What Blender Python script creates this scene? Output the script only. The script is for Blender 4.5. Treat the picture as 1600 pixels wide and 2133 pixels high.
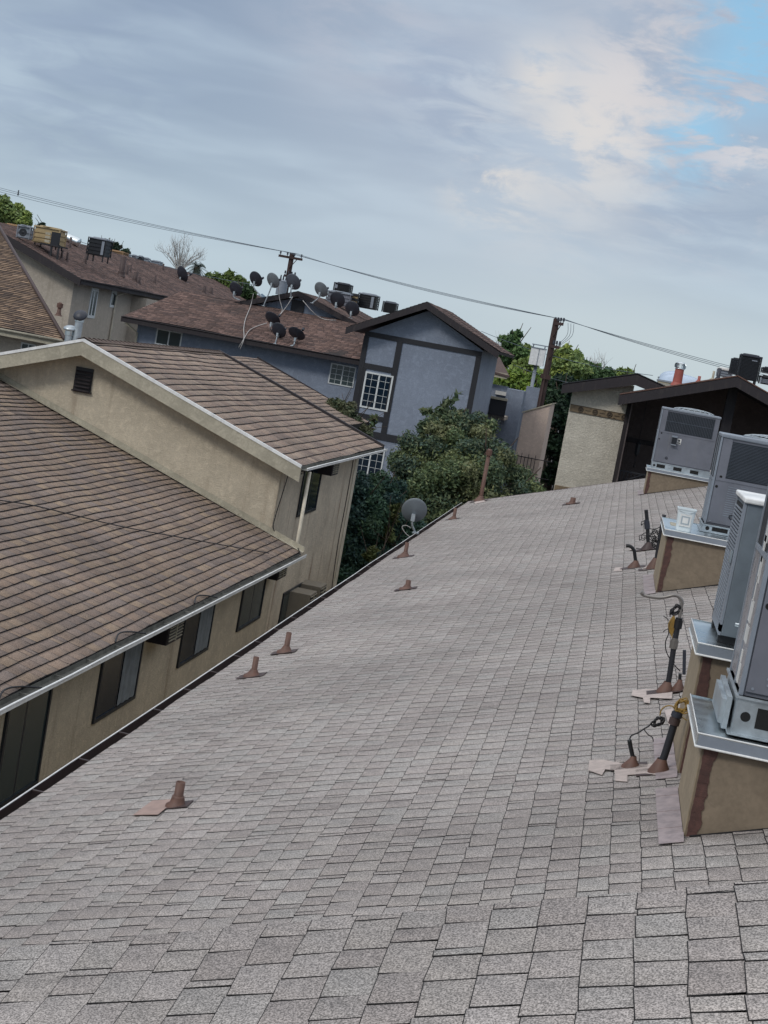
import bpy, math, random
import numpy as np
from mathutils import Vector, Matrix, noise as mnoise

for _o in list(bpy.data.objects): bpy.data.objects.remove(_o)
SC = bpy.context.scene
COL = SC.collection
rnd = random.Random(7)
R = math.radians

# ------------------------------------------------------------------ camera
CAMZ = 9.2
F, CX, CY = 3200.0, 800.0, 1066.5          # focal length and centre for a 1600 x 2133 picture
def _norm(a): return a / np.linalg.norm(a)
_y = _norm(np.array([(1315 - CX) / F, -(812 - CY) / F, -1.0]))
_h = np.array([math.cos(R(10.3)), -math.sin(R(10.3)), 0.0])
_z = _norm(np.cross(_h, _y)); _z = _z if _z[1] > 0 else -_z
_x = np.cross(_y, _z)
MW = np.array([_x, _y, _z])                # camera axes -> world (Y runs along the eaves, X up the near roof)
CAM = np.array([0, 0, CAMZ])
cam = bpy.data.cameras.new('camera')
camo = bpy.data.objects.new('camera', cam); COL.objects.link(camo)
cam.sensor_fit = 'HORIZONTAL'; cam.sensor_width = 36.0; cam.lens = 36.0 * F / 1600.0
cam.clip_start = 0.05; cam.clip_end = 20000
_m = Matrix([[*MW[0], 0], [*MW[1], 0], [*MW[2], CAMZ], [0, 0, 0, 1]])
camo.matrix_world = _m
SC.camera = camo

def d(px, py): return MW @ np.array([(px - CX) / F, -(py - CY) / F, -1.0])
def aY(px, py, Y): r = d(px, py); return Vector(CAM + r * (Y / r[1]))
def aX(px, py, X): r = d(px, py); return Vector(CAM + r * (X / r[0]))
def aP(px, py, p, n):
    r = d(px, py); p = np.array(p); n = np.array(n); return Vector(CAM + r * (n @ (p - CAM)) / (n @ r))
RZ = CAMZ - 2.26
def zroof(x): return RZ + x / 3.0
def aR(px, py): return aP(px, py, (0, 0, RZ), (-1 / 3., 0, 1))
def ddir(px, py): return Vector(_norm(d(px, py)))

# ------------------------------------------------------------------ render look
SC.view_settings.view_transform = 'Standard'; SC.view_settings.look = 'None'
SC.view_settings.gamma = 1.0; SC.view_settings.exposure = 0.0
SC.cycles.max_bounces = 6; SC.cycles.diffuse_bounces = 3

# ------------------------------------------------------------------ node helpers
def NT(nt, kind, loc=None, **kw):
    n = nt.nodes.new(kind)
    for k, v in kw.items(): setattr(n, k, v)
    return n
def math_n(nt, op, a, b=None, c=None, clamp=False):
    n = nt.nodes.new('ShaderNodeMath'); n.operation = op; n.use_clamp = clamp
    for i, v in enumerate((a, b, c)):
        if v is None: continue
        if isinstance(v, (int, float)): n.inputs[i].default_value = v
        else: nt.links.new(v, n.inputs[i])
    return n.outputs[0]
def vmath(nt, op, a, b=None, scale=None):
    n = nt.nodes.new('ShaderNodeVectorMath'); n.operation = op
    for i, v in enumerate((a, b)):
        if v is None: continue
        if isinstance(v, (tuple, list, Vector)): n.inputs[i].default_value = v
        else: nt.links.new(v, n.inputs[i])
    if scale is not None: n.inputs['Scale'].default_value = scale
    return n
def mixc(nt, f, a, b, blend='MIX'):
    n = nt.nodes.new('ShaderNodeMix'); n.data_type = 'RGBA'; n.blend_type = blend
    for k, v in ((0, f), (6, a), (7, b)):
        if isinstance(v, (int, float)): n.inputs[k].default_value = v
        elif isinstance(v, (tuple, list)): n.inputs[k].default_value = (*v[:3], 1)
        else: nt.links.new(v, n.inputs[k])
    return n.outputs[2]
def ramp(nt, f, lo, hi, a=0.0, b=1.0):
    n = nt.nodes.new('ShaderNodeMapRange'); n.interpolation_type = 'SMOOTHSTEP'
    nt.links.new(f, n.inputs[0])
    n.inputs[1].default_value = lo; n.inputs[2].default_value = hi
    n.inputs[3].default_value = a; n.inputs[4].default_value = b
    return n.outputs[0]
def noise_n(nt, vec, scale, detail=4, rough=.5, dist=0.0):
    n = nt.nodes.new('ShaderNodeTexNoise'); n.inputs['Scale'].default_value = scale
    n.inputs['Detail'].default_value = detail; n.inputs['Roughness'].default_value = rough
    n.inputs['Distortion'].default_value = dist
    if vec is not None: nt.links.new(vec, n.inputs['Vector'])
    return n.outputs['Fac']

# ------------------------------------------------------------------ world: evening sky with a broken cloud deck
SUN_EL, SUN_AZ = R(38), R(215)              # azimuth measured clockwise from +Y
W = bpy.data.worlds.new('World'); SC.world = W; W.use_nodes = True
nt = W.node_tree; nt.nodes.clear()
out = NT(nt, 'ShaderNodeOutputWorld'); bg = NT(nt, 'ShaderNodeBackground')
bg.inputs['Strength'].default_value = 0.12
sky = NT(nt, 'ShaderNodeTexSky'); sky.sky_type = 'NISHITA'; sky.sun_disc = False
sky.sun_elevation = SUN_EL; sky.sun_rotation = SUN_AZ
tc = NT(nt, 'ShaderNodeTexCoord'); D = tc.outputs['Generated']
sx = NT(nt, 'ShaderNodeSeparateXYZ'); nt.links.new(D, sx.inputs[0])
zc = math_n(nt, 'MAXIMUM', sx.outputs[2], 0.0)
inv = math_n(nt, 'DIVIDE', 1.0, math_n(nt, 'ADD', zc, 0.16))
cx = NT(nt, 'ShaderNodeCombineXYZ')
nt.links.new(math_n(nt, 'MULTIPLY', sx.outputs[0], inv), cx.inputs[0])
nt.links.new(math_n(nt, 'MULTIPLY', sx.outputs[1], inv), cx.inputs[1])
PL = cx.outputs[0]
big = noise_n(nt, PL, 1.9, 4, .5, .3)
mid = noise_n(nt, PL, 5.5, 7, .6, .6)
strk = NT(nt, 'ShaderNodeMapping'); nt.links.new(D, strk.inputs[0]); strk.inputs['Scale'].default_value = (5, 5, 26)
stn = noise_n(nt, strk.outputs[0], 1.2, 3, .5, .3)
strk2 = NT(nt, 'ShaderNodeMapping'); nt.links.new(D, strk2.inputs[0]); strk2.inputs['Scale'].default_value = (10, 10, 27)
puff = noise_n(nt, strk2.outputs[0], 1.5, 8, .62, .35)
def spot(px, py, rad, soft):
    c = ddir(px, py)
    dn = vmath(nt, 'DISTANCE', D, tuple(c))
    return ramp(nt, dn.outputs['Value'], rad + soft, max(rad - soft, 0), 0, 1)
K = 1 / 0.12
def kc(r, g, b):
    f = lambda c: (((c / 255 + .055) / 1.055) ** 2.4 if c > 10 else c / 255 / 12.92) * K
    return (f(r), f(g), f(b))
elev = sx.outputs[2]
base = mixc(nt, ramp(nt, elev, 0.0, .22), kc(190, 208, 220), kc(158, 176, 198))
base = mixc(nt, ramp(nt, elev, .2, .55), base, kc(178, 190, 205))
# broad soft light and dark bands of the deck
shade = mixc(nt, ramp(nt, stn, .36, .66), kc(136, 152, 176), kc(182, 198, 214))
base = mixc(nt, ramp(nt, elev, 0.02, .14, .18, .62), base, shade)
shade2 = mixc(nt, ramp(nt, big, .38, .62), kc(136, 150, 172), kc(186, 198, 212))
base = mixc(nt, ramp(nt, elev, 0.12, .3, .0, .45), base, shade2)
# paler region to the right
rt = spot(1150, 250, .10, .16)
base = mixc(nt, math_n(nt, 'MULTIPLY', rt, .6), base, kc(192, 201, 214))
base = mixc(nt, math_n(nt, 'MULTIPLY', spot(1190, 300, .05, .07), ramp(nt, puff, .36, .62, .05, .6)), base, kc(216, 215, 216))
for dpx, dpy, drr, dam in ((900, 165, .03, .55), (1460, 85, .03, .6), (1010, 255, .022, .4), (1480, 395, .035, .45), (150, 120, .07, .4), (1330, 400, .03, .3)):
    base = mixc(nt, math_n(nt, 'MULTIPLY', spot(dpx, dpy, drr, .04), ramp(nt, mid, .36, .62, 0, dam)), base, kc(146, 162, 188))
# low bright band near the horizon at the right
lowb = math_n(nt, 'MULTIPLY', spot(1400, 700, .10, .13), ramp(nt, elev, .09, .0))
base = mixc(nt, math_n(nt, 'MULTIPLY', lowb, .85), base, kc(206, 216, 218))
lowl = ramp(nt, elev, .07, .0, 0, .5)
base = mixc(nt, lowl, base, kc(186, 204, 214))
# warm lit puffs
wm = math_n(nt, 'MULTIPLY', math_n(nt, 'MAXIMUM', spot(1240, 265, .03, .04), math_n(nt, 'MAXIMUM', spot(1030, 370, .018, .03), spot(1130, 160, .008, .025))), ramp(nt, puff, .45, .60))
wm2 = math_n(nt, 'MULTIPLY', spot(1380, 150, .035, .045), ramp(nt, puff, .40, .62))
wm3 = math_n(nt, 'MULTIPLY', spot(1560, 300, .02, .035), ramp(nt, puff, .45, .56))
wm4 = math_n(nt, 'MULTIPLY', spot(760, 40, .03, .06), ramp(nt, puff, .35, .62, 0, .5))
wm5 = math_n(nt, 'MULTIPLY', spot(1500, 450, .02, .035), ramp(nt, puff, .48, .6, 0, .7))
# the blue gap, torn by the cloud noise
gap = math_n(nt, 'MAXIMUM', spot(1560, 130, .032, .03), math_n(nt, 'MAXIMUM', spot(1440, 285, .016, .03), spot(1640, 40, .05, .03)))
gapn = math_n(nt, 'MULTIPLY', gap, ramp(nt, math_n(nt, 'ADD', puff, math_n(nt, 'MULTIPLY', mid, .3)), .72, .58))
skyc = mixc(nt, .75, sky.outputs[0], kc(148, 200, 232))
base = mixc(nt, gapn, base, skyc)
for w_, col in ((wm, (230, 223, 216)), (wm2, (226, 218, 216)), (wm3, (226, 220, 220)), (wm4, (206, 204, 212)), (wm5, (206, 206, 214))):
    base = mixc(nt, math_n(nt, 'MULTIPLY', w_, .68), base, kc(*col))
# the nishita sky shows faintly through the whole deck
base = mixc(nt, .08, base, sky.outputs[0])
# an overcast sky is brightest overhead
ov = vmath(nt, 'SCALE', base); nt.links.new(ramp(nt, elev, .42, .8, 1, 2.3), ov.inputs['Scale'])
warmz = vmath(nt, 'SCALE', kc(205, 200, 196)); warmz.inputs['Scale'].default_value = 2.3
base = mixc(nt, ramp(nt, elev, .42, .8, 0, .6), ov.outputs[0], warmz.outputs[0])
base = vmath(nt, 'MULTIPLY', base, (1, 1, 1)).outputs[0]
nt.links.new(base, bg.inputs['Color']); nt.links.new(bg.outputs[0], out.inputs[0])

sun = bpy.data.lights.new('sun', 'SUN'); sun.energy = 1.2; sun.angle = R(12); sun.color = (1, .95, .88)
suno = bpy.data.objects.new('sun', sun); COL.objects.link(suno)
_sd = Vector((math.sin(SUN_AZ) * math.cos(SUN_EL), math.cos(SUN_AZ) * math.cos(SUN_EL), math.sin(SUN_EL)))
suno.rotation_euler = _sd.to_track_quat('Z', 'Y').to_euler(); suno.location = _sd * 60

# ------------------------------------------------------------------ materials
def srgb(r, g, b):
    f = lambda c: ((c / 255 + .055) / 1.055) ** 2.4 if c > 10 else c / 255 / 12.92
    return (f(r), f(g), f(b))
def new_mat(name):
    m = bpy.data.materials.new(name); m.use_nodes = True
    nt = m.node_tree; return m, nt, nt.nodes['Principled BSDF']
def objc(nt):
    g = nt.nodes.new('ShaderNodeNewGeometry'); return g.outputs['Position']
def bump(nt, b, h, strength, dist=.01):
    n = nt.nodes.new('ShaderNodeBump'); n.inputs['Strength'].default_value = strength
    n.inputs['Distance'].default_value = dist
    nt.links.new(h, n.inputs['Height']); nt.links.new(n.outputs[0], b.inputs['Normal'])
def stucco(name, c, var=.14, stain=(.35, .25, .18), stain_amt=.0, scale=9, coarse=45, bmp=.6, bd=.02):
    m, nt, b = new_mat(name); P = objc(nt)
    c2 = tuple(x * (1 - var * 1.6) for x in c); c3 = tuple(min(1, x * (1 + var)) for x in c)
    n1 = noise_n(nt, P, scale * .12, 6, .65)
    col = mixc(nt, ramp(nt, n1, .3, .7), c2, c3)
    n2 = noise_n(nt, P, coarse, 3, .6)
    col = mixc(nt, ramp(nt, n2, .35, .65, 0, .35), col, tuple(x * .62 for x in c))
    n4 = noise_n(nt, P, scale, 4, .6, .8)
    col = mixc(nt, ramp(nt, n4, .48, .68, 0, .45), col, tuple(min(1, x * 1.28) for x in c))
    n5 = noise_n(nt, P, scale * 2.4, 4, .65, 1.2)
    col = mixc(nt, ramp(nt, n5, .5, .66, 0, .34), col, tuple(x * .7 for x in c))
    if stain_amt:
        mp = NT(nt, 'ShaderNodeMapping'); nt.links.new(P, mp.inputs[0]); mp.inputs['Scale'].default_value = (2.2, 2.2, .22)
        n3 = noise_n(nt, mp.outputs[0], 1.3, 5, .7)
        col = mixc(nt, ramp(nt, n3, .52, .74, 0, stain_amt), col, stain)
    nt.links.new(col, b.inputs['Base Color']); b.inputs['Roughness'].default_value = .92
    h = math_n(nt, 'ADD', n2, math_n(nt, 'MULTIPLY', n4, .8))
    bump(nt, b, h, bmp, bd)
    return m
def paint(name, c, rough=.5, metal=0, var=.12, scale=6, bmp=.08, streak=0, dirt=(.12, .10, .08)):
    m, nt, b = new_mat(name); P = objc(nt)
    n1 = noise_n(nt, P, scale, 6, .65)
    col = mixc(nt, ramp(nt, n1, .3, .7), tuple(x * (1 - var) for x in c), tuple(min(1, x * (1 + var)) for x in c))
    if streak:
        mp = NT(nt, 'ShaderNodeMapping'); nt.links.new(P, mp.inputs[0]); mp.inputs['Scale'].default_value = (7, 7, .9)
        n3 = noise_n(nt, mp.outputs[0], 2, 6, .7)
        col = mixc(nt, ramp(nt, n3, .5, .75, 0, streak), col, dirt)
    nt.links.new(col, b.inputs['Base Color'])
    b.inputs['Metallic'].default_value = metal
    nt.links.new(ramp(nt, n1, .2, .8, max(.05, rough - .1), min(1, rough + .12)), b.inputs['Roughness'])
    n2 = noise_n(nt, P, scale * 14, 3, .6); bump(nt, b, n2, bmp, .004)
    return m
def shingle_mat(name, gran=170, gamt=.55, rough=.95):
    """tint comes from the shingle's own colour attribute; granules from noise"""
    m, nt, b = new_mat(name); P = objc(nt)
    at = NT(nt, 'ShaderNodeAttribute'); at.attribute_name = 'tint'
    n1 = noise_n(nt, P, gran, 2, .7)
    n2 = noise_n(nt, P, gran * .35, 3, .7)
    f = ramp(nt, n1, .36, .64, 1 - gamt, 1 + gamt * .9)
    vm = vmath(nt, 'SCALE', at.outputs['Color']); nt.links.new(f, vm.inputs['Scale'])
    f2 = ramp(nt, n2, .3, .7, .86, 1.14)
    vm2 = vmath(nt, 'SCALE', vm.outputs[0]); nt.links.new(f2, vm2.inputs['Scale'])
    big_ = noise_n(nt, P, .5, 5, .65)
    vm3 = vmath(nt, 'SCALE', vm2.outputs[0]); nt.links.new(ramp(nt, big_, .3, .7, .84, 1.12), vm3.inputs['Scale'])
    mp = NT(nt, 'ShaderNodeMapping'); nt.links.new(P, mp.inputs[0]); mp.inputs['Scale'].default_value = (.55, 4.5, .55)
    st = noise_n(nt, mp.outputs[0], 1.1, 6, .7)
    vm4 = vmath(nt, 'SCALE', vm3.outputs[0]); nt.links.new(ramp(nt, st, .5, .78, 1, .74), vm4.inputs['Scale'])
    nt.links.new(vm4.outputs[0], b.inputs['Base Color']); b.inputs['Roughness'].default_value = rough
    bump(nt, b, n1, .5, .004)
    return m
def foliage_mat(name):
    m, nt, b = new_mat(name)
    at = NT(nt, 'ShaderNodeAttribute'); at.attribute_name = 'tint'
    nt.links.new(at.outputs['Color'], b.inputs['Base Color']); b.inputs['Roughness'].default_value = .6
    try: b.inputs['Specular IOR Level'].default_value = .25
    except Exception: pass
    tr = NT(nt, 'ShaderNodeBsdfTranslucent'); nt.links.new(at.outputs['Color'], tr.inputs[0])
    mx = NT(nt, 'ShaderNodeMixShader'); mx.inputs[0].default_value = .25
    o = [n for n in nt.nodes if n.type == 'OUTPUT_MATERIAL'][0]
    nt.links.new(b.outputs[0], mx.inputs[1]); nt.links.new(tr.outputs[0], mx.inputs[2]); nt.links.new(mx.outputs[0], o.inputs[0])
    return m
def glass_mat(name, c=(.012, .02, .028), rough=.06):
    m, nt, b = new_mat(name)
    b.inputs['Base Color'].default_value = (*c, 1); b.inputs['Roughness'].default_value = rough
    P = objc(nt); bump(nt, b, noise_n(nt, P, 1.2, 2, .5), .05, .02)
    return m
M = dict(
    shingle=shingle_mat('granule_shingle'), shingle_far=shingle_mat('granule_shingle_far', 60, .25),
    edge=paint('asphalt_edge', (.012, .011, .012), .95), underlay=paint('roofing_felt', (.02, .018, .018), .95),
    beige=stucco('beige_stucco', srgb(198, 187, 166), .10, srgb(104, 78, 58), .38),
    beige_side=stucco('beige_stucco_side', srgb(206, 195, 176), .12, srgb(112, 74, 50), .85, 9, 38, .7, .025),
    cream=stucco('cream_stucco', srgb(200, 194, 180), .12, srgb(120, 110, 95), .15, 14, 20, .6, .04),
    tan=stucco('tan_stucco', srgb(184, 174, 160), .07, srgb(110, 98, 86), .3),
    pink=stucco('pinkish_stucco', srgb(196, 178, 166), .07, srgb(120, 100, 90), .25),
    blue=stucco('slate_blue_stucco', srgb(134, 144, 160), .07, srgb(96, 106, 122), .18, 6, 30),
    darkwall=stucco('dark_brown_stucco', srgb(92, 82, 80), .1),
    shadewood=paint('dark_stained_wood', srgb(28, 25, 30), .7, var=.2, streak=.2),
    trim_dark=paint('dark_brown_trim', srgb(38, 33, 37), .7, var=.18, scale=3, streak=.25),
    trim_black=paint('charcoal_trim', srgb(30, 32, 38), .6, var=.15),
    trim_grey=stucco('weathered_beige_trim', srgb(174, 168, 150), .14, srgb(92, 84, 72), .25, 9, 30, .3, .006),
    white=paint('white_paint', (.62, .62, .60), .5, var=.1, streak=.3), white_edge=paint('white_metal_edge', (.74, .75, .74), .4, streak=.2),
    downs=paint('cream_painted_pipe', srgb(210, 202, 184), .5, streak=.3),
    brown=paint('brown_painted_metal', srgb(96, 70, 60), .6, var=.2, scale=18, bmp=.2), brown_dark=paint('dark_brown_pipe', srgb(66, 52, 50), .6, var=.2, scale=20),
    inside=paint('dark_inside', (.008, .008, .008), .9), gutterbrown=paint('brown_gutter_metal', srgb(58, 46, 44), .5, var=.2, streak=.2),
    gutterin=paint('dirty_gutter_inside', srgb(92, 92, 86), .7, var=.3, scale=9),
    steel=paint('galvanised_steel', (.62, .68, .70), .30, 1.0, var=.02, scale=3, bmp=.05), steel_dull=paint('dull_galvanised', (.45, .50, .53), .45, .8, var=.15, scale=8),
    acgrey=paint('grey_cabinet_paint', srgb(104, 107, 116), .45, var=.10, scale=3, bmp=.06, streak=.22, dirt=srgb(136, 132, 126)), aclight=paint('light_grey_cabinet', srgb(128, 136, 146), .4, var=.07, streak=.12),
    acblue=paint('bluish_grey_cabinet', srgb(104, 114, 122), .4, var=.10, streak=.12), coil=paint('dark_coil', srgb(34, 38, 44), .5, .3, var=.15, scale=20),
    film=paint('scuffed_film_over_metal', srgb(148, 146, 150), .3, .25, var=.3, scale=14, streak=.55, dirt=srgb(86, 80, 84)), black=paint('black_plastic', srgb(20, 22, 26), .5),
    curb=stucco('tan_painted_plywood', srgb(128, 115, 98), .08, srgb(92, 66, 48), .22, 5, 30, .25, .006), curb_lit=stucco('tan_plywood_lit_side', srgb(148, 134, 112), .08, srgb(104, 80, 60), .22, 5, 30, .25, .006),  # second plywood is a lighter copy, light on the left face painted in
    tar=paint('red_brown_mastic', srgb(84, 58, 52), .75, var=.3, scale=22, bmp=.8),
    patch2=paint('faded_brown_sealant', srgb(150, 130, 122), .85, var=.12, scale=14, bmp=.4), patch=paint('pinkish_sealant', srgb(176, 164, 158), .8, var=.16, scale=20, bmp=.6), flash=paint('weathered_flashing', srgb(150, 138, 138), .55, .2, var=.25, scale=14, bmp=.2),
    dish=paint('grey_dish_paint', srgb(82, 88, 98), .5, var=.08), dish_dark=paint('charcoal_dish_paint', srgb(44, 48, 58), .5, var=.1), dish_light=paint('light_grey_dish_paint', srgb(112, 120, 126), .5, var=.1),
    cable_black=paint('black_cable', (.01, .01, .012), .5), cable_yellow=paint('yellow_cable', srgb(140, 112, 54), .6), cable_white=paint('off_white_cable', srgb(170, 168, 166), .6),
    conduit=paint('grey_conduit', srgb(128, 124, 120), .4, .5), wire=paint('overhead_wire', srgb(80, 92, 104), .6),
    pole=paint('creosote_pole_wood', srgb(60, 44, 42), .85, var=.25, scale=8, streak=.4), bark=paint('bark', srgb(70, 60, 50), .9, var=.3, scale=12, bmp=.6),
    dead=paint('bare_twig_bark', srgb(170, 168, 164), .9), leaf=foliage_mat('leaf'),
    guardwire=paint('guard_wire', srgb(66, 74, 84), .5), glass=glass_mat('dark_glass', (.008, .018, .032)), glass_l=glass_mat('grey_glass', (.035, .055, .06), .12), alum_dark=paint('dark_bronze_aluminium', srgb(42, 48, 56), .4, .3),
    alum=paint('white_vinyl', (.62, .65, .65), .4, var=.06), curtain=paint('grey_curtain', srgb(120, 128, 134), .8, var=.2, scale=5),
    tanac=paint('tan_cabinet_paint', srgb(168, 148, 110), .5, var=.1, streak=.3), beigeac=paint('beige_cabinet_paint', srgb(140, 132, 118), .5, var=.08, streak=.3),
    redpipe=paint('terracotta_painted_pipe', srgb(156, 84, 74), .6, var=.12), dome=paint('milky_skylight_dome', srgb(170, 186, 204), .25, var=.06),
    conc=paint('worn_concrete', (.16, .155, .145), .9, var=.2, scale=1.2, bmp=.4), ground=paint('asphalt_ground', (.05, .05, .052), .9, var=.2, scale=.6, bmp=.4),
    hill=paint('hazy_blue_hill', (.10, .15, .20), .95, var=.2, scale=.004), frieze=paint('bronze_coloured_frieze', srgb(124, 108, 86), .8, var=.2, scale=14, bmp=.4), frieze_d=paint('dark_frieze_relief', srgb(78, 68, 56), .8, var=.2, scale=14),  # hill's muted blue is distance haze put into its colour
    bucket=paint('white_translucent_plastic', (.62, .68, .70), .35, var=.05), label=paint('printed_label', srgb(150, 160, 166), .5, var=.05),
    plywood=paint('weathered_plywood', srgb(150, 120, 88), .8, var=.15))

# ------------------------------------------------------------------ mesh builder
def wloc(o):
    v = Vector((0, 0, 0))
    while o is not None: v += o.location; o = o.parent
    return v
class MB:
    def __init__(s): s.v = []; s.f = []; s.m = []; s.cur = 0; s.sm = []; s.smooth = False
    def mat(s, i): s.cur = i; return s
    def add(s, vs, fs):
        n = len(s.v); s.v += [tuple(p) for p in vs]
        for f in fs: s.f.append(tuple(i + n for i in f)); s.m.append(s.cur); s.sm.append(s.smooth)
        return s
    def box(s, lo, hi, rot=None, piv=None):
        (a, b, c), (x, y, z) = lo, hi
        vs = [Vector(p) for p in ((a, b, c), (x, b, c), (x, y, c), (a, y, c), (a, b, z), (x, b, z), (x, y, z), (a, y, z))]
        if rot is not None: vs = [rot @ (p - piv) + piv for p in vs]
        return s.add(vs, [(0, 3, 2, 1), (4, 5, 6, 7), (0, 1, 5, 4), (1, 2, 6, 5), (2, 3, 7, 6), (3, 0, 4, 7)])
    def obox(s, o, u, v, w):
        """box from corner o along vectors u, v, w"""
        o, u, v, w = map(Vector, (o, u, v, w))
        if u.cross(v).dot(w) < 0: u, v = v, u
        return s.add([o, o + u, o + u + v, o + v, o + w, o + u + w, o + u + v + w, o + v + w],
                     [(0, 3, 2, 1), (4, 5, 6, 7), (0, 1, 5, 4), (1, 2, 6, 5), (2, 3, 7, 6), (3, 0, 4, 7)])
    def prism(s, pts, ext):
        """planar polygon pts extruded by vector ext"""
        n = len(pts); ext = Vector(ext); P = [Vector(p) for p in pts]
        nr = Vector((0, 0, 0))
        for i in range(n): nr += P[i].cross(P[(i + 1) % n])
        if nr.dot(ext) > 0: P = P[::-1]
        return s.add(P + [p + ext for p in P], [tuple(range(n)), tuple(range(2 * n - 1, n - 1, -1))] +
                     [(i, i + n, (i + 1) % n + n, (i + 1) % n) for i in range(n)])
    def quad(s, *p): return s.add(p, [tuple(range(len(p)))])
    def frus(s, p0, p1, r0, r1, n=12, cap0=True, cap1=True, smooth=True):
        p0 = Vector(p0); p1 = Vector(p1); a = (p1 - p0).normalized()
        t = Vector((0, 0, 1)) if abs(a.z) < .9 else Vector((1, 0, 0)); u = a.cross(t).normalized(); w = a.cross(u)
        ring = lambda p, r: [p + (u * math.cos(2 * math.pi * i / n) + w * math.sin(2 * math.pi * i / n)) * r for i in range(n)]
        sv = s.smooth; s.smooth = smooth
        s.add(ring(p0, r0) + ring(p1, r1), [(i, i + n, (i + 1) % n + n, (i + 1) % n) for i in range(n)])
        s.smooth = sv
        if cap0: s.add(ring(p0, r0), [tuple(range(n))])
        if cap1: s.add(ring(p1, r1), [tuple(range(n - 1, -1, -1))])
        return s
    def tube(s, pts, r, n=6, taper=None):
        pts = [Vector(p) for p in pts]; rings = []; prev = None
        for i, p in enumerate(pts):
            a = (pts[min(i + 1, len(pts) - 1)] - pts[max(i - 1, 0)])
            if a.length < 1e-9: a = Vector((0, 0, 1))
            a.normalize()
            if prev is None:
                t = Vector((0, 0, 1)) if abs(a.z) < .9 else Vector((1, 0, 0)); u = a.cross(t).normalized()
            else:
                u = (prev - a * prev.dot(a))
                u = u.normalized() if u.length > 1e-6 else a.orthogonal().normalized()
            prev = u; w = a.cross(u); rr = r if taper is None else r + (taper - r) * i / (len(pts) - 1)
            rings += [p + (u * math.cos(2 * math.pi * k / n) + w * math.sin(2 * math.pi * k / n)) * rr for k in range(n)]
        sv = s.smooth; s.smooth = True
        fs = []
        for i in range(len(pts) - 1):
            for k in range(n):
                a_ = i * n + k; b_ = i * n + (k + 1) % n
                fs.append((a_, a_ + n, b_ + n, b_))
        m = len(pts) - 1
        s.add(rings, fs + [tuple(range(n)), tuple(m * n + k for k in range(n - 1, -1, -1))])
        s.smooth = sv
        return s
    def lathe(s, base, prof, n=20, sx=1, sy=1, smooth=True, mtx=None):
        """profile of (r, z) turned about +Z at base"""
        vs = []
        for r, z in prof:
            for i in range(n):
                p = Vector((r * math.cos(2 * math.pi * i / n) * sx, r * math.sin(2 * math.pi * i / n) * sy, z))
                if mtx is not None: p = mtx @ p
                vs.append(p + Vector(base))
        fs = [(k * n + i, k * n + (i + 1) % n, (k + 1) * n + (i + 1) % n, (k + 1) * n + i) for k in range(len(prof) - 1) for i in range(n)]
        sv = s.smooth; s.smooth = smooth; s.add(vs, fs); s.smooth = sv
        return s
    def build(s, name, mats, parent=None, label=None, loc=None, bevel=0):
        me = bpy.data.meshes.new(name)
        off = wloc(parent) if parent is not None else Vector(loc) if loc is not None else Vector((0, 0, 0))
        me.from_pydata([(a - off.x, b - off.y, c - off.z) for a, b, c in s.v], [], s.f)
        if not isinstance(mats, (list, tuple)): mats = [mats]
        for m in mats: me.materials.append(m)
        me.polygons.foreach_set('material_index', s.m)
        me.polygons.foreach_set('use_smooth', s.sm)
        me.update()
        o = bpy.data.objects.new(name, me); COL.objects.link(o)
        if parent is not None: o.parent = parent
        elif loc is not None: o.location = off
        if label: o['label'] = label
        if bevel:
            b = o.modifiers.new('bevel', 'BEVEL'); b.width = bevel; b.segments = 2; b.limit_method = 'ANGLE'
        return o
def thing(name, loc, label, cat, group=None, kind=None):
    o = bpy.data.objects.new(name, None); COL.objects.link(o); o.location = Vector(loc); o.empty_display_size = .2
    return tag(o, label, cat, group, kind)
def tag(o, label=None, cat=None, group=None, kind=None):
    if label: o['label'] = label
    if cat: o['category'] = cat
    if group: o['group'] = group
    if kind: o['kind'] = kind
    return o
def copy_tree(o, parent=None):
    c = o.copy(); COL.objects.link(c)
    if parent is not None: c.parent = parent
    for ch in [k for k in bpy.data.objects if k.parent == o]: copy_tree(ch, c)
    return c

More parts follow.
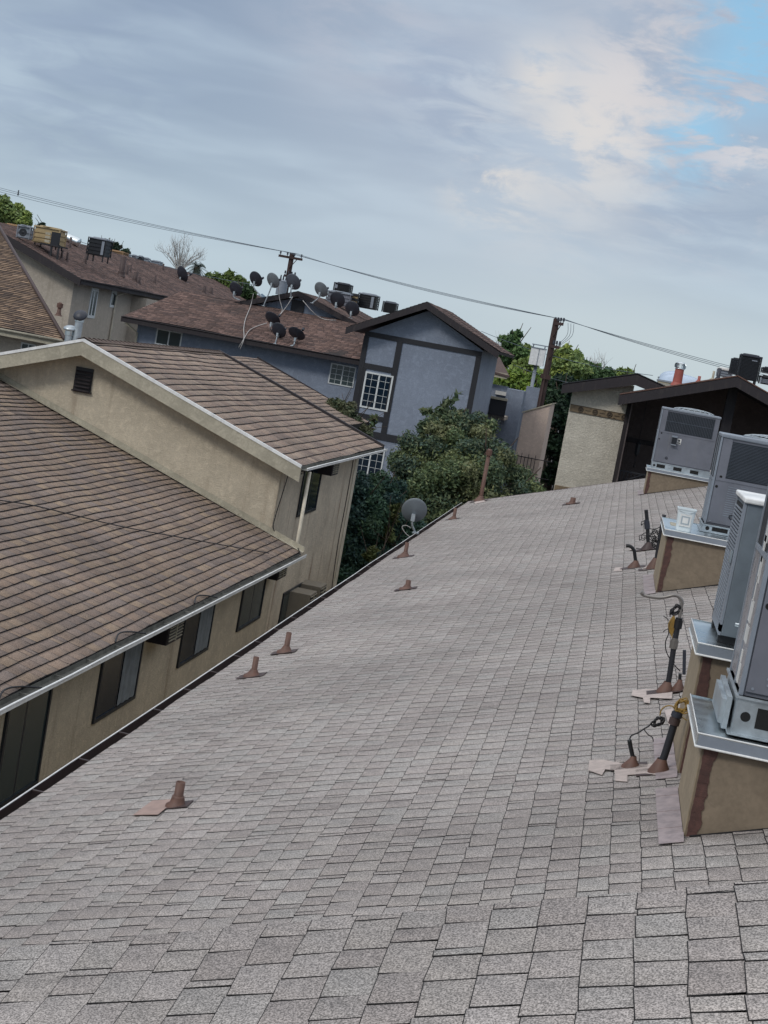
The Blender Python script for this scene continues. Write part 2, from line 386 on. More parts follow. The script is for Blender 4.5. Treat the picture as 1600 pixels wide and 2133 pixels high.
# ------------------------------------------------------------------ shingle roofs: every tab is real
def sagf(u, v, amp, seed):
    return amp * (np.sin(u * .55 + seed) * np.sin(v * .9 + seed * 2.1) + .5 * np.sin(u * 1.7 + v * .6 + seed * 3.3) + .35 * np.sin(u * 3.1 - v * 1.3 + seed))
def shingles(name, parent, O, U, V, ulen, vlen, expo, wmin, wmax, pal, mat, thick=.006, gap=.007, sag=.008, seed=1, clip=None, wob=.012, tj=.003, label=None, kill=None, lip=.0035):
    """O lower corner, U along the eave, V up the slope (unit vectors). clip(v)->(u0,u1)."""
    rs = np.random.RandomState(seed); O = np.array(O, float); U = _norm(np.array(U, float)); V = _norm(np.array(V, float))
    N = np.cross(U, V); N = N if N[2] > 0 else -N
    n = int(math.ceil(vlen / expo)); A = []; T = []
    for k in range(n):
        v0 = k * expo; v1 = min(vlen, v0 + expo) ; u = -rs.uniform(0, wmax)
        row = rs.normal(0, .02)
        while u < ulen:
            w = rs.uniform(wmin, wmax) if rs.rand() > .12 else rs.uniform(wmin * .25, wmin * .8)
            a, b = u, u + w; u = b
            if kill is not None and kill(.5 * (a + b), .5 * (v0 + v1)): continue
            l0, h0 = (0, ulen) if clip is None else clip(v0); l1, h1 = (0, ulen) if clip is None else clip(v1)
            b -= gap
            s1, s2 = rs.normal(0, wob * .25, 2)
            c = [max(a, l0), min(b, h0), min(b + s2, h1), max(a + s1, l1)]
            if c[1] <= c[0] + .01 and c[2] <= c[3] + .01: continue
            if c[1] < c[0]: c[1] = c[0]
            if c[2] < c[3]: c[2] = c[3]
            dj = rs.normal(0, .0025, 2); t = thick + (tj if rs.rand() > .5 else 0)
            A.append((c[0], c[1], c[2], c[3], v0 + dj[0], v0 + dj[1], v1 + .004, t))
            T.append(pal(rs))
    A = np.array(A); T = np.array(T); m = len(A)
    Z0 = A[:, 7] * 0
    us = np.stack([A[:, 0], A[:, 1], A[:, 2], A[:, 3], A[:, 0], A[:, 1], A[:, 0] + .002, A[:, 1] - .002], 1)
    vs = np.stack([A[:, 4], A[:, 5], A[:, 6], A[:, 6], A[:, 4], A[:, 5], A[:, 4] + lip, A[:, 5] + lip], 1)
    hs = np.stack([A[:, 7] * .8, A[:, 7] * .8, Z0 + .001, Z0 + .001, Z0 - .004, Z0 - .004, A[:, 7], A[:, 7]], 1)
    hs = hs + sagf(us, vs, sag, seed)
    P = O + us[..., None] * U + vs[..., None] * V + hs[..., None] * N
    P = P.reshape(-1, 3)
    off = wloc(parent); P = P - np.array(off)
    base = np.arange(m)[:, None] * 8
    flip = np.dot(np.cross(U, V), N) < 0
    q1 = np.array([6, 7, 2, 3]); dk = [np.array(q) for q in ([0, 1, 7, 6], [4, 5, 1, 0], [4, 0, 6, 3], [5, 2, 7, 1])]
    if flip: q1 = q1[::-1]; dk = [q[::-1] for q in dk]
    quads = np.concatenate([base + q1] + [base + q for q in dk])
    me = bpy.data.meshes.new(name)
    me.vertices.add(len(P)); me.vertices.foreach_set('co', P.astype(np.float32).ravel())
    loops = quads.ravel(); me.loops.add(len(loops)); me.loops.foreach_set('vertex_index', loops.astype(np.int32))
    nf = len(quads); me.polygons.add(nf)
    ls = np.arange(nf) * 4
    me.polygons.foreach_set('loop_start', ls.astype(np.int32))
    mi = np.ones(nf, np.int32); mi[:m] = 0
    me.materials.append(mat); me.materials.append(M['edge']); me.materials.append(M['underlay'])
    # felt sheet under the tabs
    me.polygons.foreach_set('material_index', mi); me.update(calc_edges=True)
    ca = me.attributes.new('tint', 'FLOAT_COLOR', 'POINT')
    tt = np.ones((m, 8, 4), np.float32); tt[:, :, :3] = T[:, None, :]
    ca.data.foreach_set('color', tt.ravel())
    o = bpy.data.objects.new(name, me); COL.objects.link(o); o.parent = parent
    if label: o['label'] = label
    return o
def deck(name, parent, O, U, V, ulen, vlen, drop=.02, th=.10, mat=None, clip=None):
    """the roof deck sheet below the tabs"""
    O, U, V = Vector(O), Vector(U).normalized(), Vector(V).normalized(); N = U.cross(V); N = N if N.z > 0 else -N
    c = [(0, 0), (ulen, 0), (ulen, vlen), (0, vlen)] if clip is None else [(clip(0)[0], 0), (clip(0)[1], 0), (clip(vlen)[1], vlen), (clip(vlen)[0], vlen)]
    b = MB(); b.prism([O + U * a + V * k - N * drop for a, k in c], -N * th)
    return b.build(name, mat or M['underlay'], parent)
def pal_mix(cols, jit=.06):
    C = [np.array(srgb(*c)) for c in cols]
    def f(rs):
        a = C[rs.randint(len(C))]; b = C[rs.randint(len(C))]; t = rs.rand()
        return np.clip((a * t + b * (1 - t)) * (1 + rs.normal(0, jit)), .01, 1)
    return f
PAL_NEAR = pal_mix([(152, 146, 141), (148, 141, 137), (156, 150, 146), (144, 137, 133), (151, 147, 143)], .018)
PAL_LEFT = pal_mix([(136, 119, 105), (128, 112, 101), (120, 107, 99), (144, 126, 108), (128, 115, 107), (134, 116, 102)], .05)
PAL_UP = pal_mix([(140, 121, 108), (131, 114, 103), (149, 131, 116), (123, 108, 99), (143, 127, 114)], .05)
PAL_FAR = pal_mix([(112, 90, 82), (98, 78, 72), (126, 102, 94), (90, 74, 70)], .08)
PAL_FARB = pal_mix([(122, 102, 84), (106, 88, 74), (140, 118, 98), (90, 76, 66)], .10)
SQ = math.sqrt(1 + 1 / 9.0)
UPX = (3 / math.sqrt(10), 0, 1 / math.sqrt(10))

def window(parent, o, u, w, h, n, frame, glass, split=.5, cols=0, rows=0, fw=.05, curtain=0, proud=.03, label=None, sill=False):
    """o: lower corner on the wall, u: unit along, n: outward normal"""
    o, u, n = Vector(o), Vector(u).normalized(), Vector(n).normalized(); z = Vector((0, 0, 1))
    b = MB(); q = o - n * .04; D_ = n * (.04 + proud)
    b.obox(q, u * w, z * fw, D_); b.obox(q + z * (h - fw), u * w, z * fw, D_)
    b.obox(q + z * fw, u * fw, z * (h - 2 * fw), D_); b.obox(q + u * (w - fw) + z * fw, u * fw, z * (h - 2 * fw), D_)
    if split: b.obox(q + u * (w * split - fw / 2) + z * fw, u * fw, z * (h - 2 * fw), D_ * .8)
    for half in ((0, 1), ):
        if cols:
            for i in range(1, cols):
                if split and abs(i / cols - split) < .02: continue
                b.obox(q + u * (w * i / cols - .006) + z * fw + n * .038, u * .012, z * (h - 2 * fw), n * .02)
            for i in range(1, rows):
                b.obox(q + u * fw + z * (h * i / rows - .006) + n * .036, u * (w - 2 * fw), z * .012, n * .02)
    f = b.build('window', frame, parent, label)
    g = MB(); g.obox(o + u * fw + z * fw - n * .03, u * (w - 2 * fw), z * (h - 2 * fw), n * .045); g.build('pane', glass, f)
    if curtain:
        c = MB(); m = 14; x0 = w * (split or 0) + fw; x1 = w - fw
        pts = [o + u * (x0 + (x1 - x0) * i / m) + n * (.024 + .008 * math.sin(i * 1.7)) for i in range(m + 1)]
        for i in range(m): c.quad(pts[i] + z * (fw + .01), pts[i + 1] + z * (fw + .01), pts[i + 1] + z * (h - fw - .01), pts[i] + z * (h - fw - .01))
        c.build('curtain', M['curtain'], f)
    if sill:
        s_ = MB(); s_.obox(o - u * .05 - z * .06, u * (w + .1), z * .06, n * .08); s_.build('sill', frame, f)
    return f

# ================================================================== SETTING
g = MB(); g.box((-6000, -200, -.3), (6000, 9000, 0)); tag(g.build('ground', M['ground']), kind='structure')
g = MB(); g.box((-5.4, -6, .002), (-3.9, 60, .012)); tag(g.build('alley_path', M['conc']), kind='structure')
hb = MB(); vs = []; fs = []
hl = aY(200, 620, 3000).x; hr = aY(1000, 700, 3000).x; pk = aY(546, 606, 3000)
for i in range(61):
    t = i / 60; x = hl + (hr - hl) * t
    z = 9 + 5 * math.sin(t * 23) + (pk.z - 12) * math.exp(-((x - pk.x) / 38.0) ** 2 * 1.0) * (1 + .05 * math.sin(t * 160))
    vs += [(x, 2600, 0), (x, 3000, z), (x, 3500, 0)]
for i in range(60): a = i * 3; fs += [(a, a + 3, a + 4, a + 1), (a + 1, a + 4, a + 5, a + 2)]
hb.add(vs, fs); tag(hb.build('hills', M['hill']), kind='structure')

# ================================================================== OUR BUILDING
EX = -3.34; EZ = zroof(EX); RX = 3.6; Y1 = 37.2
ours = thing('apartment_building', (0, 12, 0), 'apartment building with the grey shingled roof filling the foreground and a step down in it', 'apartment building')
# the far rake bends slightly; the roof plane carries on to the ridge and falls away behind
kx = lambda u, v: False
shingles('roof', ours, (EX, 3.2, EZ), (0, 1, 0), UPX, Y1 - 3.2, (RX - EX) * SQ, .143, .11, .20, PAL_NEAR, M['shingle'], thick=.005, gap=.009, sag=.007, seed=3, tj=.001, lip=.0042)
deck('roof_deck', ours, (EX, 3.2, EZ), (0, 1, 0), UPX, Y1 - 3.2, (RX - EX) * SQ, .016, .12)
DNX = (-UPX[0], 0, UPX[2])
shingles('roof_back_slope', ours, (2 * RX - EX, 3.2, EZ), (0, 1, 0), DNX, Y1 - 3.2, (RX - EX) * SQ, .143, .2, .32, PAL_NEAR, M['shingle_far'], seed=4)
deck('roof_deck', ours, (2 * RX - EX, 3.2, EZ), (0, 1, 0), DNX, Y1 - 3.2, (RX - EX) * SQ, .016, .12)
b = MB()
for k in range(120):
    y0 = 3.3 + k * .28
    if y0 > Y1 - .2: break
    for s in (-1, 1): b.add([(RX, y0, zroof(RX) + .035), (RX + s * .16, y0, zroof(RX) - .02), (RX + s * .16, y0 + .29, zroof(RX) - .016), (RX, y0 + .29, zroof(RX) + .02)], [(0, 1, 2, 3)])
b.build('ridge_cap', M['flash'], ours)
# raised front roof: the photographer's block stands about 0.7 m higher
FO = Vector(aY(1366, 1866, 4.53)); FV = Vector((3, 0, 1)).normalized(); FU = Vector((0, 1, .088)).normalized()
fx0 = -3.9; O_ = Vector((fx0, 4.55, FO.z + (fx0 - FO.x) / 3 + .002))
fl = 7.4
shingles('raised_roof', ours, O_ - FU * fl, FU, FV, fl, 8.0, .143, .12, .21, PAL_NEAR, M['shingle'], thick=.0045, gap=.006, sag=.006, seed=11, tj=.001, lip=.0035)
deck('raised_roof_deck', ours, O_ - FU * fl, FU, FV, fl, 8.0, .014, .06)
b = MB(); e0 = O_ + FV * 0; e1 = O_ + FV * 8.0
b.prism([e0 + Vector((0, -.12, -.09)), e1 + Vector((0, -.12, -.09)), Vector((e1.x, 4.43, zroof(e1.x) - .1)), Vector((e0.x, 4.43, zroof(e0.x) - .1))], (0, .04, 0))
b.build('step_wall', M['beige'], ours)
# eave gutter: brown trough with a pale outer lip
def gutter(parent, x, z, y0, y1, w, h, m_in, m_lip, side=-1, name='gutter', lipr=.012):
    b = MB(); s = side
    b.box((min(x, x + s * w), y0, z - h), (max(x, x + s * w), y1, z - h + .006))
    b.box((x - .004, y0, z - h), (x + .004, y1, z))
    b.mat(1)
    xo = x + s * w
    n = int((y1 - y0) / 1.5) + 1; rr = random.Random(int(abs(x) * 10))
    pts = [(xo + rr.uniform(-.004, .004), y0 + (y1 - y0) * i / n, z - .012 + rr.uniform(-.004, .004)) for i in range(n + 1)]
    b.tube(pts, lipr, 6)
    b.mat(1 if lipr > .01 else 0)
    b.box((xo - .003, y0, z - h), (xo + .003, y1, z - .012)); b.mat(0)
    y = y0 + .3
    while y < y1:
        b.box((min(x, xo), y, z - .02), (max(x, xo), y + .02, z - .012)); y += .9
    return b.build(name, [m_in, m_lip], parent)
gutter(ours, EX - .01, EZ - .015, 3.2, Y1 - .3, .11, .11, M['gutterbrown'], M['white_edge'], lipr=.006)
b = MB(); b.box((EX + .02, 3.2, EZ - .2), (EX + .05, Y1, EZ - .03)); b.build('fascia', M['gutterbrown'], ours)
b = MB()
b.prism([(EX - .02, Y1 + .004, EZ - .15), (RX, Y1 + .004, zroof(RX) - .15), (RX, Y1 + .004, zroof(RX) + .006), (EX - .02, Y1 + .004, EZ + .006)], (0, .03, 0))
b.prism([(RX, Y1 + .004, zroof(RX) - .15), (2 * RX - EX, Y1 + .004, EZ - .15), (2 * RX - EX, Y1 + .004, EZ), (RX, Y1 + .004, zroof(RX) + .006)], (0, .03, 0))
b.build('rake_board', M['brown_dark'], ours)
b = MB()
xa, xb = EX + .5, 2 * RX - EX - .5
b.prism([(xa, -4, 0), (xb, -4, 0), (xb, -4, EZ - .05), (RX, -4, zroof(RX) - .25), (xa, -4, EZ - .05)], (0, Y1 + 3.7, 0))
b.build('wall', M['beige'], ours)
# sealant patches painted on the shingles
def patch(pts, name='roof_patch', m='patch', lift=.014, label=None, th=.003):
    P = [aR(*p) for p in pts]; nrm = Vector((-1, 0, 3)).normalized()
    b = MB(); b.prism([p + nrm * lift for p in P], nrm * th)
    return b.build(name, M[m], ours, label)
patch([(278, 1703), (318, 1673), (362, 1670), (352, 1684), (330, 1702)], m='patch2', label='pinkish square sealant patch beside the nearest vent pipe')
patch([(1226, 1610), (1229, 1589), (1257, 1588), (1300, 1596), (1350, 1598), (1415, 1590), (1415, 1612), (1385, 1622), (1345, 1617), (1308, 1620), (1308, 1634), (1283, 1632), (1281, 1610), (1262, 1608), (1255, 1620)], label='pale sealant smeared around the nearest conduit flashings')
patch([(1316, 1453), (1319, 1442), (1350, 1440), (1402, 1444), (1400, 1460), (1355, 1458), (1355, 1469), (1342, 1468), (1340, 1458)], label='pale sealant around the middle conduit flashing')
patch([(1278, 1192), (1282, 1185), (1296, 1184), (1296, 1192)])
patch([(1338, 1187), (1350, 1181), (1352, 1187), (1342, 1191)])
patch([(1310, 1148), (1320, 1141), (1320, 1148)])
patch([(988, 1047), (1008, 1043), (1012, 1046), (990, 1051)])
patch([(1385, 1485), (1402, 1480), (1412, 1530), (1400, 1535)])
# dark bits of grit and lost fasteners
for i, (x, y) in enumerate([(1270, 1741), (1244, 1677), (1219, 1664), (1345, 1740), (1352, 1237), (1480, 1770)]):
    p = aR(x, y) + Vector((0, 0, .016)); b = MB(); b.lathe((0, 0, 0), [(.013, 0), (.012, .004), (.006, .007), (0.0005, .008)], 8)
    tag(b.build('tar_spot', M['black'], loc=p), 'small dark tar dab on the grey shingles', 'tar dab', 'dark dabs on the near roof')

# ================================================================== LEFT NEIGHBOUR (tan stucco, brown shingles)
LX, LZ = -5.03, 5.42; LW = -5.42                      # lower eave, wall plane
GY = 26.0; UX, UZ = -5.23, 6.92; URX, URZ = -9.39, 8.36; UY1 = 34.4
left = thing('apartment_building', (-9, 18, 0), 'beige stucco apartment building with brown shingled roofs next to the grey roof', 'apartment building')
LSL = (UPX[0] * -1, 0, UPX[2])
LRX = -12.6
shingles('lower_roof', left, (LX, 6, LZ), (0, 1, 0), LSL, GY - 6, (LX - LRX) * SQ, .145, .22, .32, PAL_LEFT, M['shingle'], thick=.017, gap=.004, sag=.016, seed=21, tj=.002)
deck('lower_roof_deck', left, (LX, 6, LZ), (0, 1, 0), LSL, GY - 6, (LX - LRX) * SQ, .03, .10)
deck('lower_roof_deck', left, (2 * LRX - LX, 6, LZ), (0, 1, 0), UPX, GY - 6, (LX - LRX) * SQ, .02, .10, M['trim_dark'])
USL = Vector((URX - UX, 0, URZ - UZ)).normalized(); ULEN = (Vector((URX - UX, 0, URZ - UZ))).length
ROV = .35                                            # rake overhang in front of the gable wall
shingles('upper_roof', left, (UX, GY - ROV, UZ), (0, 1, 0), USL, UY1 - GY + ROV, ULEN, .20, .3, .5, PAL_UP, M['shingle'], thick=.017, gap=.003, sag=.014, seed=22, tj=.003)
deck('upper_roof_deck', left, (UX, GY - ROV, UZ), (0, 1, 0), USL, UY1 - GY + ROV, ULEN, .03, .08)
USB = Vector((-USL.x, 0, USL.z)); BX = 2 * URX - UX
shingles('upper_roof_back_slope', left, (BX, GY - ROV, UZ), (0, 1, 0), USB, UY1 - GY + ROV, ULEN, .20, .3, .5, PAL_UP, M['shingle'], thick=.016, sag=.01, seed=23)
deck('upper_roof_deck', left, (BX, GY - ROV, UZ), (0, 1, 0), USB, UY1 - GY + ROV, ULEN, .03, .08)
# ridge caps
b = MB(); y = GY - ROV
while y < UY1:
    for s in (-1, 1): b.add([(URX, y, URZ + .05), (URX + s * .15, y, URZ - .005), (URX + s * .15, y + .26, URZ - .012), (URX, y + .26, URZ + .03)], [(0, 1, 2, 3)])
    y += .24
_me = b.build('ridge_cap', M['shingle_far'], left).data
_at = _me.attributes.new('tint', 'FLOAT_COLOR', 'POINT'); _at.data.foreach_set('color', np.tile(np.array([.15, .11, .09, 1], np.float32), len(_me.vertices)))
# rake boards: tan fascia with a pale metal drip edge on top
def rake(parent, p0, p1, y, depth, th, m1, m2=None, name='rake_board', up=.0):
    p0, p1 = Vector(p0), Vector(p1); z = Vector((0, 0, 1))
    b = MB(); b.prism([p0 + z * (up - depth), p1 + z * (up - depth), p1 + z * up, p0 + z * up], (0, -th, 0)); b.build(name, m1, parent)
    if m2:
        c = MB(); c.prism([p0 + z * up + Vector((0, -th - .012, -.03)), p1 + z * up + Vector((0, -th - .012, -.03)), p1 + z * (up + .022) + Vector((0, -th - .012, 0)), p0 + z * (up + .022) + Vector((0, -th - .012, 0))], (0, .06, 0)); c.build('drip_edge', m2, parent)
ry = GY - ROV
rake(left, (UX + .02, ry, UZ), (URX, ry, URZ), ry, .27, .04, M['trim_grey'], M['white_edge'])
rake(left, (BX, ry, UZ), (URX, ry, URZ), ry, .27, .04, M['trim_grey'], M['white_edge'])
rake(left, (UX + .02, UY1 + .14, UZ + .01), (URX, UY1 + .14, URZ + .01), ry, .22, .13, M['trim_dark'], None, up=.05)
# soffit under the front overhang
b = MB(); b.prism([(UX, ry, UZ - .2), (URX, ry, URZ - .2), (URX, ry, URZ - .15), (UX, ry, UZ - .15)], (0, ROV, 0))
b.prism([(BX, ry, UZ - .2), (URX, ry, URZ - .2), (URX, ry, URZ - .15), (BX, ry, UZ - .15)], (0, ROV, 0)); b.build('soffit', M['trim_grey'], left)
UWX = -5.62
b = MB(); b.prism([(UWX, GY, 0), (UWX, GY, UZ - .05), (URX, GY, URZ - .16), (2 * URX - UWX, GY, UZ - .05), (2 * URX - UWX, GY, 0)], (0, .15, 0))
b.build('gable_wall', M['beige'], left)
b = MB(); b.box((UWX - .15, GY + .15, 0), (UWX + .001, 33.7, UZ - .04)); b.box((2 * URX - UWX, 33.55, 0), (UWX - .15, 33.7, UZ - .05))
b.box((2 * URX - UWX, GY + .15, 0), (2 * URX - UWX + .15, 33.55, UZ - .05)); b.build('upper_side_wall', M['beige_side'], left)
b = MB(); b.box((UWX, 33.4, 0), (UWX + .02, 33.72, UZ - .05)); b.build('corner_board', M['downs'], left)
b = MB(); b.box((LW - .15, 6, 0), (LW, GY, LZ + .05)); b.build('lower_side_wall', M['beige'], left)
# wall-to-roof flashing where the lower roof meets the gable wall
b = MB(); a0 = Vector((LX + .05, GY - .01, LZ - .01)); a1 = Vector((LRX, GY - .01, LZ + (LX - LRX) / 3))
b.prism([a0, a1, a1 + Vector((0, 0, .11)), a0 + Vector((0, 0, .11))], (0, -.012, 0)); b.prism([a0 + Vector((0, 0, .02)), a1 + Vector((0, 0, .02)), a1 + Vector((0, -.13, .022)), a0 + Vector((0, -.13, .022))], (0, 0, .006)); b.build('step_flashing', M['trim_grey'], left)
# gutters
gutter(left, LX, LZ - .005, 6, GY - .12, .12, .055, M['gutterin'], M['white_edge'], side=1)
gutter(left, UX - .0, UZ - .005, ry, UY1 + .02, .12, .055, M['gutterin'], M['white_edge'], side=1)
b = MB(); b.box((LX - .06, 6, LZ - .11), (LX - .02, GY, LZ - .03)); b.box((UX - .06, ry + .02, UZ - .12), (UX - .02, UY1, UZ - .03))
b.build('fascia', M['trim_dark'], left)
b = MB(); b.box((LW + .001, 6, LZ - .11), (LX - .06, GY - .02, LZ - .08)); b.box((UWX + .002, ry + .04, UZ - .12), (UX - .06, UY1, UZ - .09)); b.build('eave_soffit', M['trim_dark'], left)
b = MB(); b.tube([(-5.14, GY + .06, UZ - .1), (-5.14, GY + .06, LZ + .02), (-5.16, GY + .1, LZ - .16), (UWX + .1, GY + .14, LZ - .3), (UWX + .1, GY + .14, .2)], .032, 8)
b.build('downspout', M['downs'], left)
# louvred gable vent
v0 = aY(156, 811, GY); v1 = aY(193, 811, GY); v2 = aY(162, 763, GY)
vw = v1.x - v0.x; vh = v2.z - v0.z
v0.x = aY(175, 787, GY).x - vw / 2
b = MB(); b.box((v0.x, GY - .03, v0.z), (v0.x + vw, GY + .002, v0.z + vh)); lv = b.build('louvre_vent', M['black'], left)
b = MB()
for i in range(6):
    z = v0.z + vh * (i + .35) / 6.2; b.prism([(v0.x + .02, GY - .032, z), (v0.x + .02, GY - .075, z - .03), (v0.x + .02, GY - .07, z - .037), (v0.x + .02, GY - .03, z - .01)], (vw - .04, 0, 0))
b.box((v0.x - .02, GY - .05, v0.z - .03), (v0.x + vw + .02, GY - .001, v0.z - .001)); b.build('slats', M['trim_dark'], lv)

# windows of the lower wall (top edges hide under the gutter)
def wall_pt(px, py, x=LW): return aX(px, py, x)
for (pa, pb, top, sp, cur, lab) in (((-22, 1700), (75, 1625), .0, .45, 0, 'tall dark window nearest the camera with an inner frame showing'),
                                    ((190, 1507), (277, 1455), .0, .5, 1, 'window with a pale curtain behind its right pane'),
                                    ((366, 1392), (430, 1352), .0, .48, 1, 'window with a grille unit in its left pane'),
                                    ((490, 1318), (539, 1285), .0, .5, 0, 'window with two grey panes beside the pipe')):
    a = wall_pt(*pa); c = wall_pt(*pb); w = c.y - a.y; z0 = .5 * (a.z + c.z)
    window(left, (LW, a.y, z0), (0, 1, 0), w, LZ - .13 - z0, (1, 0, 0), M['alum_dark'], M['glass'] if sp != .45 and (cur or sp == .48) else M['glass_l'], split=sp, fw=.045, curtain=cur, label=lab)
a = wall_pt(575, 1318, UWX); c = wall_pt(628, 1272, UWX)
window(left, (UWX, a.y, 3.35), (0, 1, 0), aX(616, 1285, UWX).y - a.y, .95, (1, 0, 0), M['alum_dark'], M['glass_l'], fw=.045, label='small window below the downspout')
a = wall_pt(616, 1077, UWX); c = wall_pt(655, 1062, UWX)
window(left, (UWX, a.y, a.z), (0, 1, 0), c.y - a.y, UZ - .16 - a.z, (1, 0, 0), M['alum_dark'], M['glass'], fw=.045, label='upper window behind the downspout')

def wall_ac(p, w, h, dep, m, label, n=(1, 0, 0), group='air conditioners set into the beige wall'):
    """through-wall unit: cabinet, louvred front, drip pan. p = lower near corner on the wall"""
    t = thing('window_air_conditioner', p, label, 'air conditioner', group)
    b = MB(); b.box((p[0] - .05, p[1], p[2]), (p[0] + dep, p[1] + w, p[2] + h)); b.build('cabinet', m, t, bevel=.008)
    b = MB(); b.box((p[0] + dep, p[1] + .03, p[2] + .03), (p[0] + dep + .006, p[1] + w - .03, p[2] + h - .03))
    k = b.build('grille', M['coil'], t)
    b = MB()
    for i in range(9): z = p[2] + .05 + (h - .1) * i / 8; b.box((p[0] + dep + .006, p[1] + .03, z), (p[0] + dep + .018, p[1] + w - .03, z + .012))
    b.box((p[0] + dep + .006, p[1] + w * .5 - .015, p[2] + .03), (p[0] + dep + .022, p[1] + w * .5 + .015, p[2] + h - .03))
    b.build('louvre', M['trim_grey'], k); return t
q = wall_pt(309, 1348); q2 = wall_pt(336, 1348)
q = wall_pt(346, 1346, -5.14); wall_ac((LW, q.y, q.z), .66, .44, .28, M['trim_dark'], 'dark air conditioner under the gutter between the curtained window and the grille window')
q = wall_pt(577, 1210, -5.14); wall_ac((LW, q.y, q.z), .66, .42, .28, M['trim_dark'], 'dark air conditioner under the end of the lower gutter')
q = aX(690, 992, UWX + .3); wall_ac((UWX, q.y, q.z), .66, .42, .3, M['trim_dark'], 'dark air conditioner high on the taller wall under the upper gutter')
q = aX(647, 1240, UWX + .42); q.z -= .66; wall_ac((UWX, q.y, q.z + .0), .62, .66, .42, M['beigeac'], 'nearer of the two boxy beige air conditioners low on the stained wall')
wall_ac((UWX, q.y + .95, q.z + .03), .62, .66, .42, M['beigeac'], 'farther of the two boxy beige air conditioners low on the stained wall')
q = aX(385, 1310, -5.3); wall_ac((LW, q.y, q.z + .15), .5, .36, .14, M['aclight'], 'light grille air conditioner filling the left pane of a dark window')

# cables on the neighbour
def cable(name, pts, r, m, label, group=None, seg=8, parent=None):
    """a smooth cable through the points"""
    P = [Vector(p) for p in pts]; o = []
    for i in range(len(P) - 1):
        a = P[max(i - 1, 0)]; b_ = P[i]; c = P[i + 1]; e = P[min(i + 2, len(P) - 1)]
        for k in range(seg):
            t = k / seg
            o.append(.5 * ((2 * b_) + (c - a) * t + (2 * a - 5 * b_ + 4 * c - e) * t * t + (3 * b_ - a - 3 * c + e) * t ** 3))
    o.append(P[-1]); b = MB()
    if parent is None:
        b.tube(o, r, 5); return tag(b.build(name, m, loc=P[0]), label, 'cable', group)
    b.tube(o, r, 5); return b.build(name, m, parent)
cable('wall_cable', [aY(606, 962, GY - .02), aY(600, 990, GY - .02), aY(588, 1030, GY - .02), aY(574, 1075, GY - .02), aY(570, 1103, GY - .03), aP(590, 1122, (LX, 0, LZ + .03), (1 / 3., 0, 1)), aP(615, 1134, (LX, 0, LZ + .03), (1 / 3., 0, 1)), (LX + .1, GY - .5, LZ + .02)], .009, M['cable_black'], 'black cable running down the gable wall onto the lower roof')
cable('wall_cable', [(UWX + .02, aX(735, 955, UWX).y, UZ - .25), (UWX + .02, aX(720, 1040, UWX).y, 5.6), (UWX + .02, aX(703, 1130, UWX).y, 4.7), (UWX + .02, aX(690, 1230, UWX).y, 3.4)], .009, M['cable_black'], 'thin black cable down the stained wall near its far corner')
pn = (1 / 3., 0, 1)
cable('roof_cable', [aP(a, b_, (LX, 0, LZ + .05), pn) for a, b_ in ((0, 1042), (70, 1053), (150, 1072), (260, 1098), (380, 1120), (480, 1138), (560, 1152))], .008, M['cable_black'], 'thin black cable lying across the brown lower roof')
for (a, b_) in ((-5, 1462), (240, 1338), (405, 1257)):
    q = aP(a, b_, (LX, 0, LZ + .02), pn)
    cable('gutter_cable', [q, q + Vector((-.05, .25, .05)), q + Vector((-.02, .55, .03)), q + Vector((.08, .85, -.02))], .01, M['cable_black'], 'loop of black cable lying along the gutter', 'cable loops lying at the lower gutter')

# two galvanised flues and their dark caps behind the gable ridge
for k, (bx, by, tx, ty, cap, lab) in enumerate(((145, 725, 147, 681, .0, 'shorter galvanised roof flue with a rounded cap, left of the taller one'), (167, 712, 168, 653, 1, 'taller galvanised roof flue with a dark tilted cap'))):
    p0 = aY(bx, by, 28.2); p1 = aY(tx, ty, 28.2); z1 = p1.z - .06
    t = thing('roof_flue', (p1.x, 28.2, p0.z - .3), lab, 'flue pipe')
    b = MB(); b.frus((p1.x, 28.2, p0.z - .35), (p1.x, 28.2, z1), .075, .075, 16); b.build('pipe', M['steel_dull'], t)
    b = MB(); b.frus((p1.x, 28.2, z1 - .10), (p1.x, 28.2, z1 - .0), .09, .09, 16); b.build('collar', M['steel'], t)
    b = MB(); mt = Matrix.Rotation(R(50 if cap else 12), 3, 'X')
    b.lathe((p1.x, 28.2, z1 + .02), [(.001, .07), (.07, .06), (.12, .03), (.135, 0), (.12, -.012), (.001, -.015)], 18, mtx=mt); b.build('cap', M['dish_dark'] if cap else M['steel_dull'], t)

